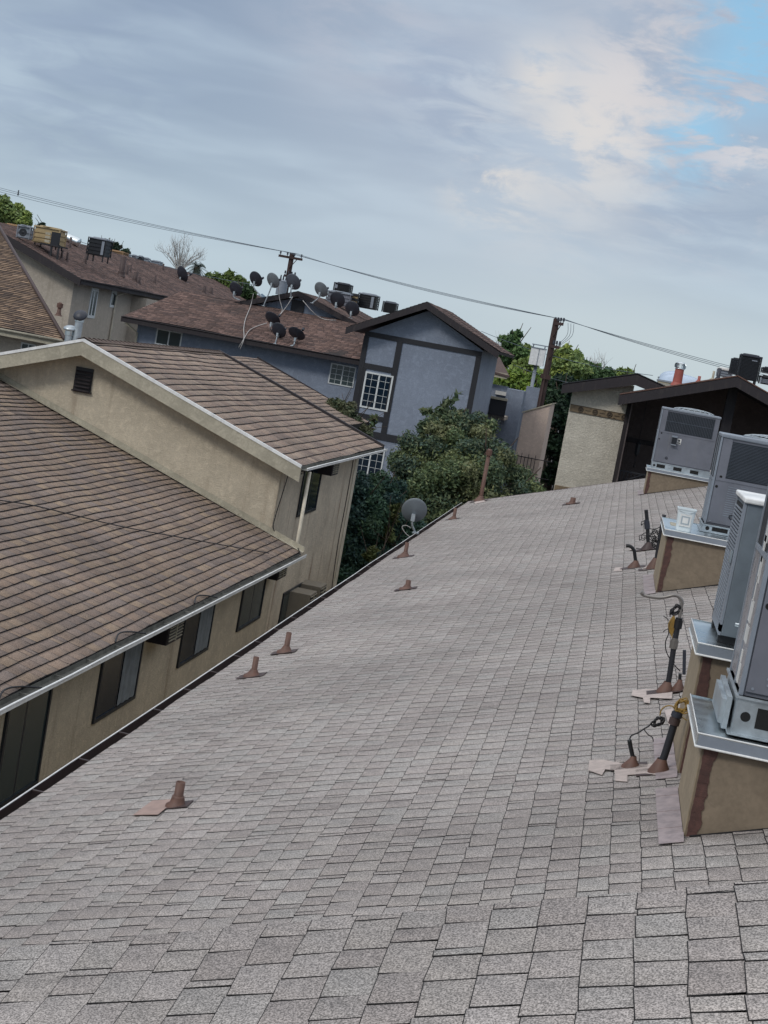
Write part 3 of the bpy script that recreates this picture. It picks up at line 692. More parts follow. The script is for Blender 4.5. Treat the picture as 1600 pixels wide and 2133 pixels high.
# ================================================================== THINGS STANDING ON OUR ROOF
RN = Vector((-1, 0, 3)).normalized()
def vent_pipe(p, h, r, label, cone=.09, cr=.062, cap=False, group='painted vent pipes on the grey roof', plate=True, lean=0, m='brown', top_r=None):
    """storm-collar flashing, base plate under the shingles, open pipe"""
    t = thing('vent_pipe', p, label, 'vent pipe', group)
    x, y, z = p
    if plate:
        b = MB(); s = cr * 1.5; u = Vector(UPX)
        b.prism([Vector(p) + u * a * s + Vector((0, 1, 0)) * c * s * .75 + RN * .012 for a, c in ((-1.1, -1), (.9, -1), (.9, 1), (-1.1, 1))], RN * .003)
        b.build('base_plate_shade', M['brown_dark'], t)  # flashing plate kept dark to paint contact shade under the cone
    b = MB(); b.lathe((x, y, z - .02), [(cr * 1.12, 0), (cr * 1.05, .03), (cr * .72, cone * .55), (r * 1.35, cone * .95), (r * 1.28, cone * 1.08), (r, cone * 1.1)], 20)
    b.build('flashing', M[m], t)
    b = MB(); top = z + h
    b.lathe((x, y, 0), [(r, z), (r, top), (r * .84, top), (r * .84, top - .12)], 18); b.mat(1); b.lathe((x, y, top - .07), [(r * .84, 0), (.0005, 0)], 18)
    b.build('pipe', [M[m], M['inside']], t)
    if cap:
        b = MB(); b.frus((x, y, top - .01), (x, y, top + .12), r * 1.5, r * 1.55, 16); b.frus((x, y, top + .12), (x, y, top + .15), r * 1.1, r * .7, 16); b.build('cap', M[m], t)
    return t
for (px_, py_, ty, r, cr, cone, lab) in (
        (368, 1681, 1628, .029, .066, .085, 'brown vent pipe nearest the camera with an open top, beside a pinkish patch'),
        (527, 1410, 1368, .027, .085, .085, 'brown vent pipe left of its near twin, second nearest along the gutter'),
        (595, 1360, 1317, .028, .085, .085, 'brown vent pipe right of and just behind the second nearest one'),
        (848, 1228, 1209, .034, .095, .07, 'stubby brown vent pipe in the middle of the grey roof'),
        (843, 1161, 1130, .032, .11, .10, 'brown vent pipe just right of the satellite dish on the roof edge'),
        (945, 1082, 1058, .034, .10, .08, 'brown vent pipe near the far end of the gutter'),
        (1192, 1050, 1037, .055, .12, .06, 'short wide brown vent pipe alone near the far rake')):
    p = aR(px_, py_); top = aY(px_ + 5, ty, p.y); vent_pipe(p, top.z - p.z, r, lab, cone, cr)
p = aR(1003, 1042); p.y = 36.7; top = aY(1018, 948, p.y)
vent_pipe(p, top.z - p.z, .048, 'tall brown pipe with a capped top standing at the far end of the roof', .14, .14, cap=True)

# roof curbs with galvanised caps
def curb(n, x0, x1, y0, y1, ztop, label, hang=.035, lip=.05):
    t = thing('roof_curb', (x0, y0, zroof(x0)), label, 'roof curb', 'plywood curbs under the roof units')
    zb = lambda x: min(zroof(x) - .02, ztop - .02)
    b = MB()
    b.prism([(x0, y0, zb(x0)), (x1, y0, zb(x1)), (x1, y0, ztop), (x0, y0, ztop)], (0, y1 - y0, 0)); b.build('body', M['curb'], t)
    b = MB(); b.box((x0 - .006, y0 + .002, zb(x0)), (x0 - .001, y1 - .002, ztop - .001)); b.build('side_panel', M['curb_lit'], t)  # thin sheet paints the left face brighter, as if lit
    # cap: sheet with a folded skirt and a raised hem
    b = MB(); a, c, e, f = x0 - hang, x1 + hang, y0 - hang, y1 + hang
    b.box((a, e, ztop + .001), (c, f, ztop + .005)); b.box((a, e - .004, ztop - lip), (c, e, ztop + .012)); b.box((a - .004, e - .004, ztop - lip), (a, f, ztop + .012))
    b.box((a, f, ztop - lip), (c, f + .004, ztop + .012)); b.box((c, e, ztop - lip), (c + .004, f, ztop + .012))
    cp = b.build('metal_cap', M['steel'], t)
    b = MB(); b.tube([(c, e - .007, ztop - lip), (a - .007, e - .007, ztop - lip), (a - .007, f + .004, ztop - lip)], .006, 5)
    b.tube([(c, e - .004, ztop + .013), (a - .005, e - .004, ztop + .013), (a - .005, f + .003, ztop + .013)], .004, 5); b.build('hem', M['white_edge'], cp)
    b = MB(); b.box((a + .002, e - .0055, ztop - lip + .004), (c, e - .004, ztop + .006)); b.build('skirt', M['aclight'], cp)
    # mastic smeared down the corner
    rr = random.Random(n); b = MB(); K_ = 34; L = []; Rr = []; wk = 0
    for i in range(K_ + 1):
        z = zb(x0) + .02 + (ztop - lip - zb(x0) - .02) * i / K_
        wk = wk * .86 + rr.uniform(-.007, .007); L.append((x0 + .004 + rr.uniform(0, .004), z)); Rr.append((x0 + .062 + wk + rr.uniform(-.003, .003), z))
    for i in range(K_):
        b.prism([(L[i][0], y0, L[i][1]), (Rr[i][0], y0, Rr[i][1]), (Rr[i + 1][0], y0, Rr[i + 1][1]), (L[i + 1][0], y0, L[i + 1][1])], (0, -.004 - rr.random() * .003, 0))
    b.build('mastic_strip', M['tar'], t)
    b = MB(); b.prism([(x0 + .02, y0 - .004, zb(x0) + .028), (x1, y0 - .004, zb(x1) + .028), (x1, y0 - .004, zb(x1) + .045), (x0 + .02, y0 - .004, zb(x0) + .04)], (0, -.012, 0)); b.build('base_line', M['edge'], t)
    # step flashing laid down the left side
    b = MB(); u = Vector(UPX); q = Vector((x0 - .115, y0 - .02, zroof(x0 - .115))) + RN * .016
    rr = random.Random(n + 5); w = .118; ln = y1 - y0 + .04; k = int(ln / .17) + 1
    for i in range(k): b.prism([q + Vector((0, i * ln / k, 0)), q + u * w + Vector((0, i * ln / k, 0)), q + u * w + Vector((0, (i + 1) * ln / k + .01, 0)), q + Vector((0, (i + 1) * ln / k + .01, 0))], RN * (.003 + .002 * (i % 2)))
    b.build('step_flashing', M['flash'], t)
    b = MB(); b.prism([q + Vector((0, -.09, -.002)), q + u * w + Vector((0, -.09, -.002)), q + u * w + Vector((0, .02, .012)), q + Vector((0, .02, .004))], RN * .002); b.build('flashing_tab', M['flash'], t)
    return t
C1X = .66; UFX = {}
CZ = {1: 7.665, 2: 7.90, 3: 7.83, 4: 7.70}
curb(1, .655, 2.2, 7.30, 8.16, CZ[1], 'plywood roof curb nearest the camera with a shiny cap and red-brown mastic')
curb(2, .66, 2.6, 8.52, 9.35, CZ[2], 'plywood roof curb right behind the nearest one, under the louvred unit')
curb(3, .66, 2.5, 16.25, 17.75, CZ[3], 'plywood roof curb carrying the white bucket')
curb(4, .66, 2.35, 31.75, 32.9, CZ[4], 'farthest plywood roof curb by the end of the roof')

def disconnect(parent, x, y, z, s=1.0):
    b = MB(); b.box((x, y - .07 * s, z), (x + .09 * s, y, z + .15 * s)); dbox = b.build('switch_box', M['coil'], parent)
    b = MB(); b.box((x - .012, y - .085 * s, z + .14 * s), (x + .1 * s, y, z + .17 * s)); b.box((x - .01, y - .075 * s, z - .02 * s), (x + .1 * s, y, z)); b.build('cover', M['aclight'], dbox)
    b = MB(); b.box((x + .11 * s, y - .003, z + .02 * s), (x + .19 * s, y - .0008, z + .13 * s)); b.mat(1)
    b.box((x + .12 * s, y - .0045, z + .03 * s), (x + .18 * s, y - .003, z + .055 * s)); b.box((x + .13 * s, y - .0045, z + .07 * s), (x + .165 * s, y - .003, z + .11 * s))
    b.build('warning_label', [M['white'], M['coil']], dbox)
def rail(parent, x0, x1, y0, y1, z0, z1, holes=True):
    """galvanised base rail with punched holes"""
    b = MB(); b.box((x0, y0, z0), (x1, y1, z1)); b.mat(0)
    b.box((x0 - .012, y0 - .012, z1 - .012), (x1, y1 + .01, z1)); b.box((x0 - .02, y0 - .02, z0), (x1, y1 + .01, z0 + .008))
    r = b.build('base_rail', M['steel_dull'], parent)
    h = z1 - z0; b = MB(); b.frus((x0 + .05, y0 - .0015, z0 + h * .5), (x0 + .05, y0 - .0005, z0 + h * .5), min(.024, h * .26), min(.024, h * .26), 18); b.build('round_hole', M['inside'], r)
    xx = x0 + .10
    while xx < x1 - .15: b = MB(); b.box((xx, y0 - .0015, z0 + h * .26), (xx + .17, y0 - .0005, z0 + h * .78)); b.build('fork_slot', M['inside'], r); xx += .34
    for i in range(3): yy = y0 + (y1 - y0) * (.2 + .3 * i); b = MB(); b.box((x0 - .0015, yy, z0 + h * .3), (x0 - .0005, yy + .035, z0 + h * .7)); b.build('side_slot', M['inside'], r)
    return r
def dome_guard(parent, cx_, cy_, z, rx, ry, h):
    """wire fan guard bulging above the top"""
    b = MB(); n = 9
    for i in range(10):
        a = math.pi * i / 10
        pts = [(cx_ + rx * math.cos(a) * math.cos(t), cy_ + ry * math.sin(a) * math.cos(t), z + h * math.sin(t)) for t in [math.pi * k / n for k in range(n + 1)]]
        b.tube(pts, .004, 4)
    for q in (.35, .6, .8, .97):
        zz = z + h * math.sqrt(max(0, 1 - q * q)); pts = [(cx_ + rx * q * math.cos(2 * math.pi * k / 24), cy_ + ry * q * math.sin(2 * math.pi * k / 24), zz) for k in range(25)]; b.tube(pts, .004, 4)
    return b.build('fan_guard', M['steel_dull'], parent)
def package_unit(x0, x1, y0, y1, z0, z1, split, label, coil_h=False, film=False, guard=True, dx=.35, dz=.25, vents=False, coil=True, groups='package units on the roof curbs'):
    t = thing('rooftop_unit', (x0, y0, z0), label, 'air conditioner', groups)
    zs = z0 + (z1 - z0) * split; w = x1 - x0
    b = MB(); b.box((x0 + .012, y0 + .012, z0), (x1 - .012, y1 - .012, z1 - .03)); b.mat(0); b.build('cabinet', M['acgrey'], t)
    b = MB(); b.box((x0 + .02, y0, z0 + .02), (x1 - .01, y0 + .013, zs - .01)); pn_ = b.build('front_panel', M['acgrey'], t, bevel=.003)
    b = MB()
    for q in range(5): b.frus((x0 + .05 + q * (w - .1) / 4, y0 - .004, z0 + .04), (x0 + .05 + q * (w - .1) / 4, y0, z0 + .04), .007, .007, 8)
    for (a, c) in ((.07, .35), (.045, .24)): b.mat(1); b.frus((x0 + a, y0 - .0015, z0 + (z1 - z0) * (c + .18)), (x0 + a, y0 - .0005, z0 + (z1 - z0) * (c + .18)), .016, .016, 12)
    b.build('screws', [M['aclight'], M['inside']], pn_)
    # upper coil guard
    if coil:
        xa, xb_, za, zb_ = x0 + .12, x1 - .10, zs + .03, z1 - .07
        b = MB(); b.box((xa, y0 + .002, za), (xb_, y0 + .014, zb_)); cl = b.build('coil', M['coil'], t)
        b = MB()
        if coil_h:
            k = 26
            for i in range(k): z = za + (zb_ - za) * (i + .5) / k; b.box((xa, y0 - .004, z), (xb_, y0 + .001, z + .006))
        else:
            k = 30
            for i in range(k): x = xa + (xb_ - xa) * (i + .5) / k; b.box((x, y0 - .004, za), (x + .008, y0 + .001, zb_))
            b.box((xa, y0 - .007, .5 * (za + zb_)), (xb_, y0 - .0045, .5 * (za + zb_) + .012))
        b.build('coil_guard', M['guardwire'], cl)
        b = MB(); b.box((x0 + .02, y0 - .001, zs), (xa, y0 + .012, z1 - .05)); b.box((xb_, y0 - .001, zs), (x1 - .01, y0 + .012, z1 - .05)); b.box((x0 + .02, y0 - .006, zs - .012), (x1 - .01, y0 - .0012, zs + .02)); b.build('corner_panel', M['acgrey'], t)
    # top pan with rolled rim
    b = MB(); b.box((x0 - .006, y0 - .008, z1 - .045), (x1 + .006, y1 + .008, z1)); b.build('top_cover', M['aclight'], t, bevel=.012)
    if guard: dome_guard(t, .5 * (x0 + x1) + .05, .5 * (y0 + y1), z1 - .005, w * .36, (y1 - y0) * .4, .07)
    # left side: posts and filmed panel
    b = MB(); b.box((x0 - .004, y0 + .03, z0 + .02), (x0 + .01, y1 - .03, zs)); sp = b.build('side_panel', M['film'] if film else M['aclight'], t)
    b = MB()
    for yy in (y0 + .0, y1 - .035, y0 + (y1 - y0) * .45): b.box((x0 - .009, yy, z0), (x0 + .012, yy + .022, z1 - .045))
    b.box((x0 - .012, y0 + .03, zs - .02), (x0 + .01, y1 - .04, zs + .005)); b.build('corner_post', M['aclight'], t)
    b = MB(); b.box((x0 - .002, y0 + .03, zs + .01), (x0 + .01, y1 - .04, z1 - .05)); b.build('side_coil', M['coil'], t)
    if dx is not None: disconnect(pn_, x0 + dx, y0 - .001, z0 + dz, 1)
    if vents:
        b = MB()
        for i in range(14):
            z = z0 + .12 + i * .024; b.box((x0 + .17, y0 - .004, z), (x0 + .27, y0 - .0005, z + .006))
        for i in range(8):
            z = zs - .22 + i * .024; b.box((x0 + .30, y0 - .004, z), (x0 + .38, y0 - .0005, z + .006))
        b.build('vent_slots', M['aclight'], pn_)
    b = MB(); b.lathe((x0 + .26, y0 - .004, z0 + .12), [(.018, 0), (.026, .004), (.026, .01), (.018, .014)], 14, mtx=Matrix.Rotation(R(90), 3, 'X')); b.build('port', M['coil'], pn_)
    return t
# the farthest unit
u4 = package_unit(.70, 1.88, 31.62 + .2, 32.75, CZ[4] + .15, 8.98, .56, 'smallest, farthest grey rooftop unit with a dark coil above its plain panel', dx=.30, dz=.42)
rail(u4, .70, 1.88, 31.82, 32.75, CZ[4] + .01, CZ[4] + .15)
# third unit, with the horizontal-fin coil
z3 = aY(1468, 1090, 16.95).z; t3 = aY(1490, 899, 16.95).z
x3 = aY(1468, 1090, 16.95).x
u3 = package_unit(x3, x3 + 1.3, 16.95, 17.62, z3, t3, .50, 'grey rooftop unit behind the white bucket, with a fine horizontal-finned dark coil', coil_h=True, film=False, dx=.30, dz=.20, vents=True)
rail(u3, x3 - .015, x3 + 1.3, 16.9, 17.66, CZ[3] + .01, z3)
# nearest unit, only its left end in view
x1_, zb1 = .782, aY(1542, 1449, 7.37).z
u1 = package_unit(x1_, x1_ + 1.3, 7.39, 8.07, zb1, zb1 + 1.05, .64, 'nearest grey rooftop unit, cut by the picture edge, its side wrapped in scuffed film', film=True, dx=None)
rail(u1, x1_ - .008, x1_ + 1.3, 7.37, 8.09, CZ[1] + .018, zb1)
b = MB(); b.box((x1_ - .05, 7.45, CZ[1] + .02), (x1_ - .025, 8.02, zb1 - .03)); b.box((x1_ - .07, 7.47, CZ[1] + .04), (x1_ - .045, 7.98, zb1 - .05)); b.build('lifting_bracket', M['steel_dull'], u1)
b = MB()
rr = random.Random(3)
for i in range(9): zz = zb1 + .02 + i * .10; b.box((x1_ - .0075, 7.55 + rr.random() * .1, zz), (x1_ - .0045, 7.57 + rr.random() * .12 + .03, zz + .05 + rr.random() * .12))
b.build('film_scraps', M['white'], u1)
b = MB()
for (a, c) in ((.14, .45), (.085, .22 + .33)): b.frus((x1_ + a, 7.388, zb1 + c), (x1_ + a, 7.3895, zb1 + c), .017, .017, 14)
b.build('knockout', M['inside'], u1)
b = MB()
for (a, c) in ((.175, .26), (.11, .10), (.115, .07)): b.frus((x1_ + a, 7.384, zb1 + c), (x1_ + a, 7.39, zb1 + c), .006, .005, 8)
b.build('bolts', M['aclight'], u1)
# louvred slim unit between
X2, Y2a, Y2b = .735, 8.66, 9.34
z2b = aY(1494, 1322, Y2a).z; z2t = aY(1554, 1036, Y2a).z
u2 = thing('rooftop_unit', (X2, Y2a, z2b), 'blue-grey rooftop unit with a louvred perforated side, squeezed behind the nearest one', 'air conditioner', 'package units on the roof curbs')
b = MB(); b.box((X2 + .01, Y2a, z2b), (X2 + 1.0, Y2b, z2t - .02)); b.build('cabinet', M['acblue'], u2, bevel=.006)
b = MB(); b.box((X2 - .012, Y2a - .02, z2t - .03), (X2 + 1.02, Y2b + .015, z2t)); b.build('top_cover', M['white_edge'], u2, bevel=.008)
b = MB(); b.box((X2 + .002, Y2a + .10, z2b + .06), (X2 + .012, Y2b - .03, z2t - .06)); lg = b.build('louvre_backing', M['inside'], u2)
b = MB(); k = 32
for i in range(k):
    z = z2b + .07 + (z2t - z2b - .14) * i / k
    b.prism([(X2 + .004, Y2a + .10, z), (X2 - .008, Y2a + .10, z + .002), (X2 - .008, Y2a + .10, z + .007), (X2 + .004, Y2a + .10, z + .009)], (0, Y2b - Y2a - .13, 0))
if True:
    for i in range(15): y = Y2a + .12 + i * (Y2b - Y2a - .17) / 14; b.box((X2 - .006, y, z2b + .06), (X2 + .004, y + .012, z2b + (z2t - z2b) * .52))
b.box((X2 - .004, Y2a + .0, z2b + .02), (X2 + .009, Y2a + .10, z2t - .03)); b.box((X2 - .004, Y2b - .03, z2b), (X2 + .009, Y2b, z2t - .03)); b.box((X2 - .004, Y2a, z2b), (X2 + .009, Y2b, z2b + .06))
b.box((X2 - .004, Y2a + .10, z2b + (z2t - z2b) * .50), (X2 + .006, Y2b - .03, z2b + (z2t - z2b) * .55))
b.build('louvre', M['aclight'], lg)
b = MB(); b.box((X2 - .02, Y2a + .09, z2b + .40), (X2 - .008, Y2a + .13, z2b + .47)); b.build('latch', M['steel'], u2)
b = MB(); b.box((X2 + .105, Y2a - .001, z2b + .02), (X2 + .107, Y2a + .004, z2t - .05)); b.build('seam', M['inside'], u2)
b = MB()
for (a, c) in ((.15, .56), (.13, .41)): b.frus((X2 + a, Y2a - .0018, z2b + c), (X2 + a, Y2a - .0005, z2b + c), .016, .016, 14)
b.build('knockout', M['inside'], u2)
b = MB(); b.box((X2 + .12, Y2a - .004, z2b + .16), (X2 + .17, Y2a - .0005, z2b + .33)); b.build('rating_label', M['label'], u2)
b = MB(); b.tube([(X2 + .16, Y2a, z2b + .09), (X2 + .16, Y2a - .05, z2b + .09), (X2 + .09, Y2a - .06, z2b + .085)], .009, 7); b.frus((X2 + .09, Y2a - .06, z2b + .085), (X2 + .07, Y2a - .06, z2b + .085), .014, .012, 8); b.build('service_valve', M['steel'], u2)
b = MB(); b.box((X2 + .0, Y2a + .03, CZ[2] + .006), (X2 + 1.0, Y2a + .1, z2b)); b.box((X2 + .0, Y2b - .1, CZ[2] + .006), (X2 + 1.0, Y2b - .03, z2b)); b.build('rubber_foot', M['black'], u2)
# white bucket standing on the third cap
bp = aY(1424, 1098, 16.55); bp.z = CZ[3] + .006
t = thing('bucket', bp, 'square white plastic bucket standing on the metal curb cap', 'bucket')
b = MB(); zz = bp.z
def rsq(w, z, n=6, r=.035):
    o = []
    for cx_, cy_, a0 in ((1, 1, 0), (-1, 1, 90), (-1, -1, 180), (1, -1, 270)):
        for k in range(n): a = R(a0 + 90 * k / (n - 1)); o.append((bp.x + cx_ * (w - r) + r * math.cos(a), bp.y + cy_ * (w - r) + r * math.sin(a), z))
    return o
rings = [rsq(.078, zz), rsq(.095, zz + .225), rsq(.102, zz + .226), rsq(.102, zz + .24), rsq(.090, zz + .24), rsq(.074, zz + .01)]
n_ = len(rings[0]); allv = [p for r_ in rings for p in r_]
b.smooth = False; b.add(allv, [(k * n_ + i, k * n_ + (i + 1) % n_, (k + 1) * n_ + (i + 1) % n_, (k + 1) * n_ + i) for k in range(5) for i in range(n_)] + [tuple(range(5 * n_, 6 * n_))]); b.build('tub', M['bucket'], t)
b = MB(); b.box((bp.x - .06, bp.y - .0935, zz + .05), (bp.x + .06, bp.y - .0895, zz + .18)); b.mat(1); b.box((bp.x - .045, bp.y - .0945, zz + .07), (bp.x + .045, bp.y - .0936, zz + .16)); b.mat(0); b.box((bp.x - .03, bp.y - .0955, zz + .085), (bp.x + .03, bp.y - .0946, zz + .145)); b.build('printed_side', [M['white'], M['label']], t)
b = MB(); b.tube([(bp.x - .10, bp.y, zz + .22), (bp.x - .08, bp.y - .09, zz + .205), (bp.x, bp.y - .12, zz + .2), (bp.x + .08, bp.y - .09, zz + .205), (bp.x + .10, bp.y, zz + .22)], .003, 5); b.build('handle', M['steel_dull'], t)
b = MB(); b.box((.70, 16.95, CZ[3] + .006), (.80, 17.3, CZ[3] + .012)); tag(b.build('metal_offcut', M['trim_grey'], loc=(.7, 16.95, CZ[3] + .006)), 'small dark metal offcut lying left of the bucket', 'offcut')

# conduits with cone flashings, coiled wires
def coil_pts(c, r1, r2, turns, rr, n=10, ax=None):
    ax = ax or Vector((rr.uniform(-.4, .4), -1, rr.uniform(-.3, .3))).normalized(); u = ax.orthogonal().normalized(); w = ax.cross(u); o = []
    for k in range(int(turns * n) + 1):
        a = 2 * math.pi * k / n; q = 1 + rr.uniform(-.42, .30)
        o.append(Vector(c) + u * math.cos(a) * r1 * q + w * math.sin(a) * r2 * q + ax * rr.uniform(-.012, .012))
    return o
def smooth(P, seg=4):
    o = []
    P = [Vector(p) for p in P]
    for i in range(len(P) - 1):
        a = P[max(i - 1, 0)]; b_ = P[i]; c = P[i + 1]; e = P[min(i + 2, len(P) - 1)]
        for k in range(seg):
            t = k / seg; o.append(.5 * ((2 * b_) + (c - a) * t + (2 * a - 5 * b_ + 4 * c - e) * t * t + (3 * b_ - a - 3 * c + e) * t ** 3))
    return o + [P[-1]]
def conduit(px_, py_, pts, r, cone_h, cr, label, m='brown_dark', cm='brown', top=None, fit=None, plate=True, dy=0):
    """pts: pixels of the pipe, at the depth of its foot"""
    p = aR(px_, py_); Y = p.y
    t = thing('roof_conduit', p, label, 'conduit', 'conduits rising beside the roof curbs')
    P = [Vector((p.x, Y, p.z + cone_h * .8))] + [aY(a, b_, Y + dy) for a, b_ in pts]
    b = MB(); b.lathe((p.x, Y, p.z - .02), [(cr * 1.05, 0), (cr, .03), (r * 1.6, cone_h), (r * 1.2, cone_h + .02)], 20); b.build('flashing', M[cm], t)
    if plate:
        b = MB(); u = Vector(UPX); s = cr * 1.25
        b.prism([p + u * a * s + Vector((0, c * s, 0)) + RN * .014 for a, c in ((-1.6, -.9), (1.3, -.9), (1.3, .9), (-1.6, .9))], RN * .003); b.build('base_plate_shade', M['brown_dark'], t)  # dark plate also stands in for the cone's contact shadow
    b = MB(); b.tube(smooth(P), r, 10); b.build('pipe', M[m], t)
    if fit:
        for f in fit:
            q = aY(f[0], f[1], Y + dy); a = (P[-1] - P[0]).normalized(); b = MB(); b.frus(q - a * f[2], q + a * f[2], r * 1.45, r * 1.45, 12); b.frus(q + a * f[2], q + a * f[2] * 1.5, r * 1.2, r * 1.2, 12); b.build('coupling', M[f[3]], t)
    return t, P, Y
t, P, Y = conduit(1315, 1601, [(1315, 1562), (1311, 1541)], .013, .075, .058, 'short leaning conduit with a black cable, left of its taller neighbour', m='black')
rr = random.Random(5)
b = MB(); b.tube(smooth([aY(a, c, Y) for a, c in ((1312, 1540), (1316, 1532), (1330, 1526), (1342, 1518), (1352, 1512), (1360, 1502))]), .0045, 6); b.build('cable', M['cable_black'], t)
b = MB(); b.tube(smooth([aY(a, c, Y) for a, c in ((1342, 1520), (1350, 1530), (1359, 1536), (1361, 1545))]), .003, 5)
for k in range(6): b.tube(smooth(coil_pts(aY(1371, 1503, Y), .036 - k * .002, .020, 1.2, rr), 3), .0045, 5)
b.build('cable_bundle', M['cable_black'], t)
t, P, Y = conduit(1373, 1611, [(1384, 1575), (1398, 1530), (1405, 1506), (1411, 1488)], .0215, .085, .064, 'thick dark conduit beside the nearest curb, topped by a yellow cable loop', m='trim_black', fit=[(1405, 1503, .018, 'brown_dark'), (1410, 1489, .012, 'dish_dark')])
b = MB()
for k in range(7): b.tube(smooth(coil_pts(aY(1422, 1471, Y), .042 - k * .002, .034 - k * .001, .9 + .1 * k, rr), 4), .004, 5)
b.tube(smooth([aY(a, c, Y) for a, c in ((1410, 1487), (1402, 1472), (1388, 1471), (1378, 1479), (1375, 1490))]), .004, 5)
b.tube(smooth([aY(a, c, Y) for a, c in ((1414, 1490), (1430, 1500), (1447, 1511))]), .003, 5); b.build('yellow_cable', M['cable_yellow'], t)
t, P, Y = conduit(1386, 1444, [(1393, 1418), (1402, 1360), (1406, 1335), (1413, 1298), (1415, 1290)], .020, .085, .065, 'tall dark conduit in the middle with a silver gooseneck and hanging cables', m='trim_black', fit=[(1404, 1342, .03, 'conduit'), (1413, 1300, .03, 'black')])
b = MB(); b.tube(smooth([aY(a, c, Y) for a, c in ((1415, 1292), (1419, 1266), (1421, 1253), (1414, 1243), (1403, 1240), (1390, 1243), (1374, 1245), (1355, 1243), (1342, 1240), (1338, 1236))]), .012, 8); b.frus(aY(1340, 1237, Y), aY(1336, 1233, Y), .018, .018, 10); b.build('gooseneck', M['conduit'], t)
b = MB()
for k in range(6): b.tube(smooth(coil_pts(aY(1411 + rr.uniform(-4, 4), 1273 + rr.uniform(-4, 4), Y), .04, .024, 1.1, rr), 3), .004, 5)
b.tube(smooth([aY(a, c, Y) for a, c in ((1400, 1290), (1393, 1305), (1393, 1320), (1387, 1335), (1387, 1352), (1393, 1368), (1405, 1385), (1417, 1398))]), .004, 5)
b.tube(smooth([aY(a, c, Y) for a, c in ((1382, 1283), (1388, 1287), (1393, 1292))]), .003, 5); b.tube(smooth([aY(a, c, Y) for a, c in ((1381, 1317), (1387, 1312), (1393, 1309))]), .003, 5)
b.tube(smooth([aY(a, c, Y) for a, c in ((1396, 1285), (1396, 1276), (1398, 1269), (1402, 1277))]), .004, 5); b.build('black_cable', M['cable_black'], t)
b = MB()
for k in range(8): xx = 1396 + k * 1.6; b.tube(smooth([aY(a, c, Y) for a, c in ((1404, 1282), (xx - 1, 1295), (xx - 2 + rr.uniform(-1, 1), 1308 + rr.uniform(-4, 4)), (1400, 1326), (1405, 1333))]), .0042, 5)
b.build('yellow_cable', M['cable_yellow'], t)
t, P, Y = conduit(1412, 1441, [(1416, 1418), (1417, 1403)], .012, .09, .05, 'short conduit tight against the curb behind the silver gooseneck', m='black')
b = MB(); b.frus(aY(1425, 1405, Y), aY(1426, 1354, Y), .012, .012, 8); b.build('stub_pipe', M['dish_dark'], t)
t, P, Y = conduit(1322, 1184, [(1323, 1160), (1321, 1147), (1316, 1140), (1310, 1137), (1304, 1137)], .022, .10, .085, 'dark gooseneck conduit bent left over a pale patch', m='black')
t, P, Y = conduit(1362, 1186, [(1367, 1166), (1372, 1135), (1378, 1100), (1384, 1072)], .024, .14, .09, 'tall dark conduit against the curb with the bucket', m='trim_black')
b = MB()
for k in range(7): b.tube(smooth(coil_pts(aY(1368 + rr.uniform(-5, 4), 1125 + rr.uniform(-12, 12), Y), .05, .075, 1.1, rr), 3), .005, 5)
b.build('cable_tangle', M['cable_black'], t)
b = MB(); b.frus(aY(1390, 1078, Y) , aY(1376, 1150, Y), .022, .022, 8); b.build('downpipe', M['trim_grey'], t)
t, P, Y = conduit(1349, 1146, [(1350, 1125), (1349, 1095), (1347, 1072), (1346, 1062)], .026, .11, .09, 'thin dark conduit wrapped in loose wire, left of the curb with the bucket', m='black', cm='brown_dark', fit=[(1348, 1094, .05, 'dish_dark')])
b = MB()
for (a, c, r_) in ((1340, 1089, .035), (1341, 1117, .045), (1338, 1120, .05), (1352, 1152, .06), (1355, 1150, .05), (1362, 1112, .06)):
    b.tube(smooth(coil_pts(aY(a, c, Y), r_, r_ * .8, 1.1, rr), 3), .005, 5)
b.tube(smooth([aY(a, c, Y) for a, c in ((1350, 1099), (1358, 1102), (1368, 1101), (1376, 1097))]), .006, 5)
b.tube(smooth([aY(a, c, Y) for a, c in ((1325, 1142), (1335, 1143), (1345, 1140))]), .006, 5); b.build('loose_wire', M['cable_black'], t)

